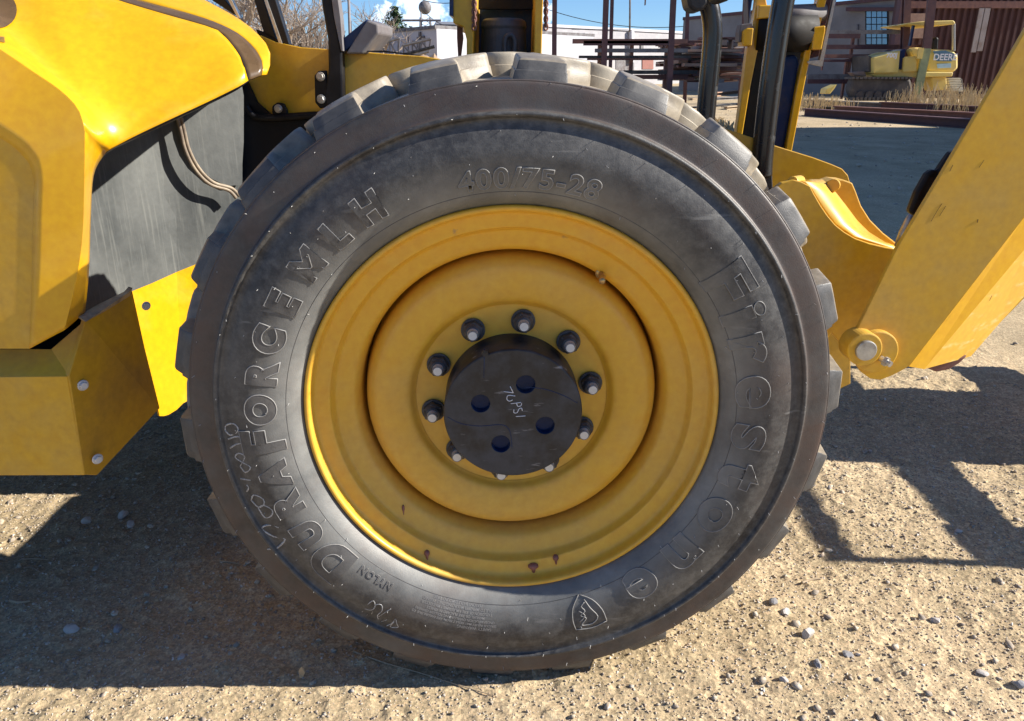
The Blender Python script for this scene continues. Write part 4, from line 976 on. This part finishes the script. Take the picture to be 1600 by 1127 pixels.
for (x0, y0, x1, y1, mt, nm) in ((1431, 162, 1449, 76, 'green_paint', 'lower_shaft'), (1449, 76, 1466, -80, 'rust_dark', 'upper_shaft')):
    Y = ground_y(163) - 1; a = at(x0, y0, Y); b = at(x1, y1, Y); h = .13
    fr = [a + Vector((-h, 0, 0)), a + Vector((h, 0, 0)), b + Vector((h, 0, 0)), b + Vector((-h, 0, 0))]
    MB().prism(fr, [q + Vector((.06, .22, 0)) for q in fr]).build(nm, M[mt], gp)
p0, p1 = bx(1433, 1444, 75, 92, ground_y(163) - 1.05, .04); MB().box(p0, p1).build('yellow_plate', M['dozer_yellow'], gp)
# hanging steel stubs
for (x, w, yb, lb) in ((1012, 6, 8, 'short steel end hanging in from the top of the photo'), (953, 5, 12, 'rusty bracket hanging between the paired posts')):
    p0, p1 = bx(x - w / 2, x + w / 2, -120, yb, 15.2, .1); tag(MB().box(p0, p1).build('hanging_steel', M['rust']), lb, 'steel piece')
# utility poles, wires
def pole(px, ptop, pbot, w, Y, label, lean=0):
    a = at(px, pbot, Y); b = at(px + lean, ptop, Y); a = Vector((a.x, Y, -.1))
    r = w / F * (Y + 1.3) / 2
    o = empty('utility_pole', (0, 0, 0)); tag(o, label, 'utility pole', 'utility poles')
    MB().tube([a, b], [r, r * .8], 10).build('shaft', M['utility_wood'], o, smooth=True)
    if ptop > 0:
        MB().tube([b + Vector((-.9, 0, -.35)), b + Vector((.9, 0, -.35))], .05, 6).build('crossarm', M['utility_wood'], o)
    return o
pole(543, -60, 70, 4.5, 30, 'tall grey utility pole left of the conifer', 0)
pole(658, 19, 90, 2.6, 37, 'thin utility pole in front of the cloud', 0)
def wire(x0, y0, x1, y1, sag, Y, label, r=.018):
    a = at(x0, y0, Y); b = at(x1, y1, Y); n = 18
    pts = [a.lerp(b, k / n) + Vector((0, 0, -sag * 4 * (k / n) * (1 - k / n))) for k in range(n + 1)]
    tag(MB().tube(pts, r, 5).build('power_line', M['black_dusty'], smooth=True), label, 'power line', 'power lines against the sky')
wire(640, -8, 742, -6, .35, 40, 'upper power line left of the boom'); wire(660, 16, 790, -10, 1.2, 41, 'lower sagging power line left of the boom')
wire(853, 14, 1110, 36, .5, 42, 'long sagging power line right of the boom'); wire(853, 8, 700, 40, .3, 44, 'slack power line passing behind the boom')
wire(893, 46, 982, 47, .0, 43.0, 'service wire along the top of the whitewashed building')
tag(MB().tube([at(985, -70, 30), at(984, 50, 30)], .035, 6).build('thin_mast', M['grey_steel'], smooth=True), 'very thin mast between the posts right of the boom', 'mast')
# lattice tower with ball
tw = empty('lattice_tower', (0, 0, 0)); tag(tw, 'slender lattice tower carrying a pale ball in front of the cloud', 'tower')
c = at(664, 12, 70); m = MB(); w = .75
for sx in (-1, 1):
    for sy in (-1, 1): m.tube([(c.x + sx * w, 70 + sy * w, 0), (c.x + sx * .4, 70 + sy * .4, c.z - .8)], .06, 5)
nb = 14; H = c.z - .8
for k in range(nb):
    z0 = H * k / nb; z1 = H * (k + 1) / nb; wa = w + (.4 - w) * k / nb; wb = w + (.4 - w) * (k + 1) / nb
    for s in (-1, 1): m.tube([(c.x - s * wa, 70 - wa, z0), (c.x + s * wb, 70 - wb, z1)], .03, 4)
m.build('lattice', M['grey_steel'], tw)
lathe('ball', [(.55 * math.sin(math.pi * k / 12), -.55 * math.cos(math.pi * k / 12)) for k in range(13)], 20, M['grey_steel'], tw).location = (c.x, 70, c.z)
# trees
def branch_tree(name, base, height, spread, seed, mat, label, levels=4, group=None, r0=.12, leaf=None, up=.6, n0=5):
    rs = random.Random(seed); root = empty(name, base); tag(root, label, 'tree', group)
    m = MB(); tips = []
    def grow(p, d, L, r, lv):
        pts = [p]; q = p; dd = d.copy()
        for k in range(3):
            dd = (dd + Vector((rs.uniform(-.25, .25), rs.uniform(-.25, .25), rs.uniform(-.05, .18)))).normalized(); q = q + dd * L / 3; pts.append(q)
        m.tube(pts, [r, r * .85, r * .7, r * .5], 5 if lv > 1 else 4, caps=False)
        if lv == 0: tips.append(q); return
        for k in range(n0 if lv < levels else n0 + 2):
            s = rs.uniform(.35, 1); i = min(2, int(s * 3)); pp = pts[i].lerp(pts[i + 1], s * 3 - i if s * 3 - i <= 1 else 1)
            ax = Vector((rs.uniform(-1, 1), rs.uniform(-1, 1), rs.uniform(-.2, up))).normalized()
            nd = (dd * .55 + ax * spread).normalized(); grow(pp, nd, L * rs.uniform(.45, .68), r * .5, lv - 1)
    grow(Vector((0, 0, 0)), Vector((0, 0, 1)), height * .55, r0, levels)
    m.build('branches', M[mat], root, fix=False); return root
bt = [(370, 95, 26, 'bare winter tree seen through the cab window, leftmost', 5), (415, 95, 30, 'bare winter tree seen behind the cab window bars', 6), (455, 95, 28, 'bare winter tree seen through the cab window, middle', 7), (490, 95, 32, 'bare winter tree next to the black roll post', 8), (598, 90, 34, 'bare pale tree in front of the conifer', 9), (553, 95, 36, 'small bare tree right of the tall utility pole', 12)]
for (px, py, Y, lb, sd) in bt:
    p = at(px, py, Y); hh = (5.6 if px < 520 else 4.6 if px > 580 else 2.8)
    branch_tree('bare_tree', (p.x, Y, rise(Y)), hh, .8, sd, 'bark_pale', lb, 4 if px < 520 else 3, 'bare winter trees', .10 if px < 520 else .08, n0=5)
# brushy hedge bank behind the cab
def brush(name, x0, x1, Y0, Y1, h, n, seed, label, mat='bark_pale', w=.012, cat='brush'):
    rs = random.Random(seed); m = MB()
    for k in range(n):
        x = rs.uniform(x0, x1); y = rs.uniform(Y0, Y1); hh = h * rs.uniform(.4, 1.0) * (.6 + .4 * math.sin(x * 1.3) ** 2); a = Vector((x, y, rise(y))); d = Vector((rs.uniform(-.35, .35) * hh, rs.uniform(-.3, .3) * hh, hh))
        mid = a + d * .5 + Vector((rs.uniform(-.1, .1) * hh, 0, .08 * hh)); e = a + d
        for (u, v_) in ((a, mid), (mid, e)):
            m.add([u + Vector((-w, 0, 0)), u + Vector((w, 0, 0)), v_ + Vector((w * .6, 0, 0)), v_ + Vector((-w * .6, 0, 0))], [(0, 1, 2, 3)])
            m.add([u + Vector((0, -w, 0)), u + Vector((0, w, 0)), v_ + Vector((0, w * .6, 0)), v_ + Vector((0, -w * .6, 0))], [(0, 1, 2, 3)])
    tag(m.build(name, M[mat], fix=False), label, cat, kind='stuff')
xa = at(330, 60, 34).x; xb = at(535, 60, 34).x
brush('bare_brush', xa - 3, xb, 30, 37, 3.4, 2600, 4, 'tangle of bare pale brush seen through the cab windows', w=.02)
# conifer
def conifer(px, Y, h, label):
    rs = random.Random(5); p = at(px, 100, Y); root = empty('conifer_tree', (p.x, Y, 0)); tag(root, label, 'tree')
    MB().tube([(0, 0, 0), (0, 0, h)], [.16, .02], 8).build('trunk', M['bark_pale'], root)
    m = MB()
    for k in range(110):
        t = rs.random() ** .8; z = h * (.18 + .8 * t); L = (1 - t) * h * .55 * rs.uniform(.6, 1.1) + .15; a = rs.uniform(0, 6.28); d = Vector((math.cos(a), math.sin(a), rs.uniform(.05, .35)))
        for j in range(26):
            s = (j + rs.random()) / 26; q = Vector((0, 0, z)) + d * L * s + Vector((rs.uniform(-.1, .1), rs.uniform(-.1, .1), rs.uniform(-.12, .08)))
            u = Vector((rs.uniform(-1, 1), rs.uniform(-1, 1), rs.uniform(-.4, .6))).normalized() * .16; w_ = u.cross(Vector((rs.uniform(-1, 1), rs.uniform(-1, 1), rs.uniform(-1, 1)))).normalized() * .05
            m.add([q - w_, q + w_, q + u], [(0, 1, 2)])
    m.build('crown', M['conifer'], root, fix=False)
conifer(621, 44, at(617, 10, 44).z, 'green conifer above the pale shed roof left of the boom')
# trusses and dirt pile
def truss(x0, y0, x1, y1, x2, y2, x3, y3, Y, label, n=4):
    """top chord 0-1, bottom chord 3-2"""
    a, b, c_, d = at(x0, y0, Y), at(x1, y1, Y), at(x2, y2, Y), at(x3, y3, Y); m = MB(); r = .035
    m.tube([a, b], r * 1.4, 5); m.tube([d, c_], r * 1.4, 5)
    for k in range(n + 1):
        t = k / n; m.tube([a.lerp(b, t), d.lerp(c_, t)], r, 4)
        if k < n: m.tube([a.lerp(b, t), d.lerp(c_, (k + 1) / n)], r, 4)
    tag(m.build('steel_truss', M['grey_steel']), label, 'truss', 'steel trusses leaning in the yard')
truss(593, 68, 624, 60, 622, 90, 596, 96, 24, 'dark short steel truss in front of the bare tree', 2)
truss(630, 71, 673, 61, 670, 80, 632, 92, 25, 'grey steel truss leaning left of the dirt pile', 3)
tag(MB().tube([at(630, 86, 22), at(679, 73, 22)], .045, 6).build('steel_bar', M['black_dusty']), 'dark straight bar sloping above the dirt pile', 'steel bar')
def pile(px, py, w, h, Y, label):
    p = at(px, py, Y); vs = []; n = 34
    for j in range(n):
        for i in range(n):
            u, v_ = i / (n - 1) * 2 - 1, j / (n - 1) * 2 - 1; r = math.hypot(u, v_)
            z = max(0, 1 - r) ** .8 * h * (1 + .35 * (float(vn(np.array([u * 3 + 9]), np.array([v_ * 3 + 9]), .5, 8)[0]) - .5)) + .12 * h * float(vn(np.array([u * 9]), np.array([v_ * 9]), .6, 9)[0]) * (r < .95)
            vs.append((u * w, v_ * w, z - .02))
    o = mk('dirt_pile', vs, [(j * n + i, j * n + i + 1, (j + 1) * n + i + 1, (j + 1) * n + i) for j in range(n - 1) for i in range(n - 1)], M['dirt']); o.location = (p.x, Y, 0); tag(o, label, 'dirt pile')
pile(666, 95, 2.3, at(664, 76, 30).z, 30, 'heap of brown dirt and rubble just above the top of the tyre')
# --- racks with stacked steel
rk = empty('steel_rack', (0, 0, 0)); tag(rk, 'rusty steel storage rack with horizontal pipe rails beyond the tyre', 'rack')
YR = 14.5
for (x0, x1, y0, y1, nm, mt) in ((895, 1075, 61, 68, 'top_rail', 'rust'), (912, 1052, 64, 71, 'top_rail', 'rust_dark'), (930, 1075, 76, 82, 'middle_rail', 'grey_steel'), (905, 1080, 87, 91, 'pipe_rail', 'black_dusty'), (918, 1075, 91, 94, 'middle_rail', 'rust_dark'), (975, 1090, 110, 116, 'lower_pipe', 'black_dusty'), (980, 1075, 117, 124, 'lower_rail', 'rust_dark')):
    yy = YR + (.0 if 'pipe' not in nm else -.25); p0, p1 = bx(x0, x1, y0, y1, yy, .12); MB().box(p0, p1).build(nm, M[mt], rk)
for (x0, x1, y0, y1) in ((934, 942, 66, 100), (983, 991, 66, 118), (1036, 1047, 64, 140)):
    p0, p1 = bx(x0, x1, y0, y1, YR + .15, .12); MB().box((p0[0], p0[1], -.05), p1).build('upright', M['rust'], rk)
rs = random.Random(17)
stack = empty('steel_stack', (0, 0, 0)); tag(stack, 'jumbled stack of rusty beams and plates beside the left guard tube', 'scrap stack')
for k in range(150):
    x0 = rs.uniform(1030, 1130); L = rs.uniform(14, 62); x1 = min(1168, x0 + L); y = rs.choice((66, 73, 80, 87, 94, 101, 108, 115, 121)) + rs.uniform(-3, 3); h = rs.uniform(2, 6); Y = rs.uniform(14.8, 17)
    p0, p1 = bx(x0, x1, y, y + h, Y, rs.uniform(.15, .5)); t = rs.uniform(-.12, .12)
    o = MB().box((-(p1[0] - p0[0]) / 2, 0, 0), ((p1[0] - p0[0]) / 2, p1[1] - p0[1], p1[2] - p0[2])).build('beam', M[rs.choice(('rust', 'rust_pale', 'rust_pale', 'rust_dark', 'rust', 'rust', 'grey_steel', 'stone_pale'))], stack)
    o.location = ((p0[0] + p1[0]) / 2, Y, p0[2]); o.rotation_euler = (0, rs.uniform(-.06, .06), t)
for (x0, x1, y0, y1, mt) in ((1125, 1137, 60, 71, 'rust_pale'), (1143, 1147, 60, 78, 'rust_pale'), (1075, 1160, 77, 81, 'rust_pale'), (1070, 1152, 99, 104, 'rust_pale'), (1095, 1160, 58, 62, 'rust')):
    p0, p1 = bx(x0, x1, y0, y1, 14.6, .3); MB().box(p0, p1).build('beam', M[mt], stack)
MB().box(bx(1040, 1166, 72, 126, 17.4, .2)[0], bx(1040, 1166, 72, 126, 17.4, .2)[1]).build('backing_plate', M['rust_dark'], stack)
# second rack before the grey building
rk2 = empty('steel_rack', (0, 0, 0)); tag(rk2, 'rusty rack of horizontal pipes before the grey brick building', 'rack')
Y = ground_y(162)
for (x0, x1, y0, y1, nm, mt) in ((1296, 1408, 47, 53, 'pipe_rail', 'grey_steel'), (1290, 1345, 53, 60, 'rail', 'rust_dark'), (1293, 1440, 70, 77, 'rail', 'rust_dark'), (1290, 1382, 85, 91, 'rail', 'rust'), (1285, 1330, 93, 97, 'rail', 'rust_dark'), (1262, 1362, 116, 124, 'channel_rail', 'grey_steel'), (1262, 1378, 124, 131, 'rail', 'rust_dark')):
    p0, p1 = bx(x0, x1, y0, y1, Y, .12); MB().box(p0, p1).build(nm, M[mt], rk2)
for (x0, x1, y0, y1) in ((1324, 1336, 60, 118), (1314, 1326, 92, 155), (1284, 1292, 60, 110)):
    p0, p1 = bx(x0, x1, y0, y1, Y + .13, .12); MB().box((p0[0], p0[1], p0[2]), p1).build('upright', M['rust'], rk2)
# --- beams lying on the ground (long dark red pieces)
def lying(x0, y0, x1, y1, w, h, mat, label, grp='long steel beams lying on the yard', z=0.0, name='steel_beam'):
    a = G(x0, y0, z); b = G(x1, y1, z); u = (b - a).normalized(); n = Vector((-u.y, u.x, 0)).normalized(); t = .03
    m = MB()
    def slab(n0, n1, z0, z1): m.prism([a + n * n0 + Vector((0, 0, z0)), b + n * n0 + Vector((0, 0, z0)), b + n * n0 + Vector((0, 0, z1)), a + n * n0 + Vector((0, 0, z1))], [a + n * n1 + Vector((0, 0, z0)), b + n * n1 + Vector((0, 0, z0)), b + n * n1 + Vector((0, 0, z1)), a + n * n1 + Vector((0, 0, z1))])
    slab(0, w, 0, t); slab(0, w, h - t, h); slab(w * .4, w * .55, t + .001, h - t - .001)
    tag(m.build(name, M[mat]), label, 'steel beam', grp)
lying(1252, 182, 1520, 202, .25, .20, 'rust_dark', 'front long dark red beam nearest to the wheel on the ground')
lying(1300, 176, 1540, 189, .25, .18, 'rust', 'dark red beam lying right behind the front long beam')
lying(1250, 164, 1380, 170, .3, .17, 'grey_steel', 'grey blue beam lying left, before the dry grass')
lying(1372, 170, 1560, 180, .3, .20, 'rust_dark', 'dark red beam lying before the grass below the green post')
lying(1255, 171, 1300, 173, .25, .10, 'black_dusty', 'short dark beam end at the left of the lying beams')
lying(1110, 152, 1162, 146, .4, .16, 'rust_pale', 'pale pink steel piece on the ground between the guard tubes')
lying(1105, 158, 1160, 155, .3, .10, 'grey_steel', 'grey plate edge on the ground between the guard tubes')
lying(1082, 157, 1120, 154, .2, .08, 'wood', 'pale timber lying just above the tyre tread', name='timber')
lying(1136, 172, 1158, 170, .2, .10, 'wood', 'short block of timber between guard tube and yellow linkage', name='timber')
lying(1090, 170, 1160, 164, .3, .05, 'black_dusty', 'dark flat bar lying between the guard tubes', name='flat_bar')
# --- bulldozer
dz = empty('bulldozer', (0, 0, 0)); tag(dz, 'faded yellow bulldozer parked in dry grass by the brown shed', 'bulldozer')
Yd = 25.0
def dp_(name, pts, Y, th, mat, bev=.03, par=None): return px_prism(name, pts, Y, th, M[mat], par or dz, bevel=bev)
dp_('engine_hood', [(1365, 90), (1407, 79), (1404, 114), (1365, 115)], Yd, 1.6, 'dozer_yellow')
dp_('grille', [(1356, 86), (1365, 90), (1365, 114), (1357, 112)], Yd + .2, 1.3, 'dozer_dark')
dp_('side_panel', [(1413, 90), (1432, 88), (1433, 112), (1411, 113)], Yd, 1.5, 'dozer_yellow')
dp_('door_gap', [(1406, 80), (1416, 76), (1411, 108), (1404, 108)], Yd + .1, 1.4, 'hub_blue')
dp_('cab_base', [(1450, 83), (1460, 77), (1488, 78), (1498, 86), (1498, 107), (1490, 114), (1466, 114), (1449, 112)], Yd + .3, 1.7, 'dozer_yellow', .08)
dp_('frame', [(1362, 117), (1380, 110), (1400, 108), (1430, 112), (1490, 113), (1488, 120), (1440, 121), (1370, 121)], Yd + .1, 1.5, 'dozer_yellow')
dp_('tow_plate', [(1456, 121), (1479, 119), (1480, 140), (1458, 142)], Yd + .25, .6, 'dozer_yellow')
dp_('blade_arm', [(1330, 113), (1352, 111), (1355, 120), (1336, 119)], Yd + .3, .4, 'rust_pale', .05)
dp_('blade_corner', [(1290, 147), (1292, 139), (1308, 132), (1303, 140), (1297, 147)], Yd - 1.5, .5, 'dozer_yellow', .02)
dp_('track_frame', [(1334, 122), (1352, 120), (1424, 122), (1428, 140), (1420, 158), (1336, 158), (1328, 140)], Yd - .1, .5, 'dozer_dark', .1)
a0, a1 = at(1332, 158, Yd - .14), at(1426, 122, Yd - .14)
ts = None
for k in range(15):
    for (yy, hh) in ((155, 5.5), (122, 3.5)):
        p0, p1 = bx(1331 + k * 6.4, 1331 + k * 6.4 + 5.2, yy - hh / 2, yy + hh / 2, Yd - .22, .6)
        MB().box(p0, p1).build('track_shoe', M['dozer_dark'], dz)
for k in range(6):
    c = at(1344 + k * 14, 149, Yd - .16); MB().tube([c, c + Vector((0, .3, 0))], .13, 14).build('track_roller', M['dozer_dark'], dz)
for k in range(6):
    p0, p1 = bx(1481 + k * .6, 1501 + k * .8, 122 + k * 3.7, 125 + k * 3.7, Yd + .9 - k * .05, .55); MB().box(p0, p1).build('track_shoe', M['dozer_track_pale'], dz, bevel=.01)
dp_('far_track', [(1482, 124), (1504, 123), (1506, 146), (1484, 147)], Yd + 1.5, .3, 'dozer_dark')
dp_('canopy_roof', [(1416, 38), (1420, 36), (1446, 33), (1490, 32), (1493, 35), (1492, 38), (1447, 41)], Yd + .2, 1.9, 'dozer_yellow', .05)
dp_('canopy_post', [(1490, 37), (1493, 37), (1493, 80), (1490, 80)], Yd + .3, .12, 'steel', .01)
dp_('canopy_post', [(1427, 40), (1430, 40), (1424, 72), (1421, 72)], Yd + .3, .12, 'hub_blue', .01)
dp_('seat', [(1456, 78), (1458, 62), (1464, 57), (1467, 60), (1466, 78)], Yd + 1.0, .5, 'black', .04)
dp_('engine_top', [(1422, 78), (1430, 74), (1445, 75), (1448, 80), (1448, 112), (1434, 112)], Yd + .6, 1.0, 'dozer_yellow', .05)
def dozer_text(s, px, py, size, mat, Y, sx=1.0):
    v, f = text_mesh(s, size, .006); p = at(px, py, Y)
    o = MB().add([(x * sx, -.006, y) for x, y, z in v], f).build('lettering', M[mat], dz, fix=False); o.location = p; return o
M['label_blue'] = dirty('pale_blue_sticker', (.35, .52, .66), (.3, .42, .5), .5, 5)
dp_('blue_panel', [(1458, 80), (1477, 79), (1492, 84), (1487, 96), (1464, 96)], Yd + .28, .04, 'pane', 0)
dozer_text('DEERE', 1476, 94, .27, 'white_ink', Yd + .27); dozer_text('700J', 1393, 90, .20, 'white_ink', Yd - .01)
dp_('sticker', [(1464, 100), (1486, 99), (1486, 106), (1465, 107)], Yd + .285, .02, 'label_blue', 0)
# dry grass around the dozer and beams
x0 = at(1452, 150, 22).x; x1 = at(1600, 150, 22).x
brush('dry_grass', x0, x1, 20.8, 25, .8, 700, 6, 'tall pale dry grass in front of the bulldozer and the brown shed', 'dry_grass', .010, 'grass')
x0 = at(1250, 150, 22).x; x1 = at(1345, 150, 22).x
brush('dry_grass', x0, x1, 22, 24, .6, 200, 8, 'dry weeds under the pipe rack before the grey building', 'dry_grass', .010, 'grass')
x0 = at(1030, 140, 18).x; x1 = at(1110, 140, 18).x
brush('dry_grass', x0, x1, 15.5, 18, .30, 900, 9, 'short dry grass under the stack of rusty steel', 'dry_grass', .010, 'grass')
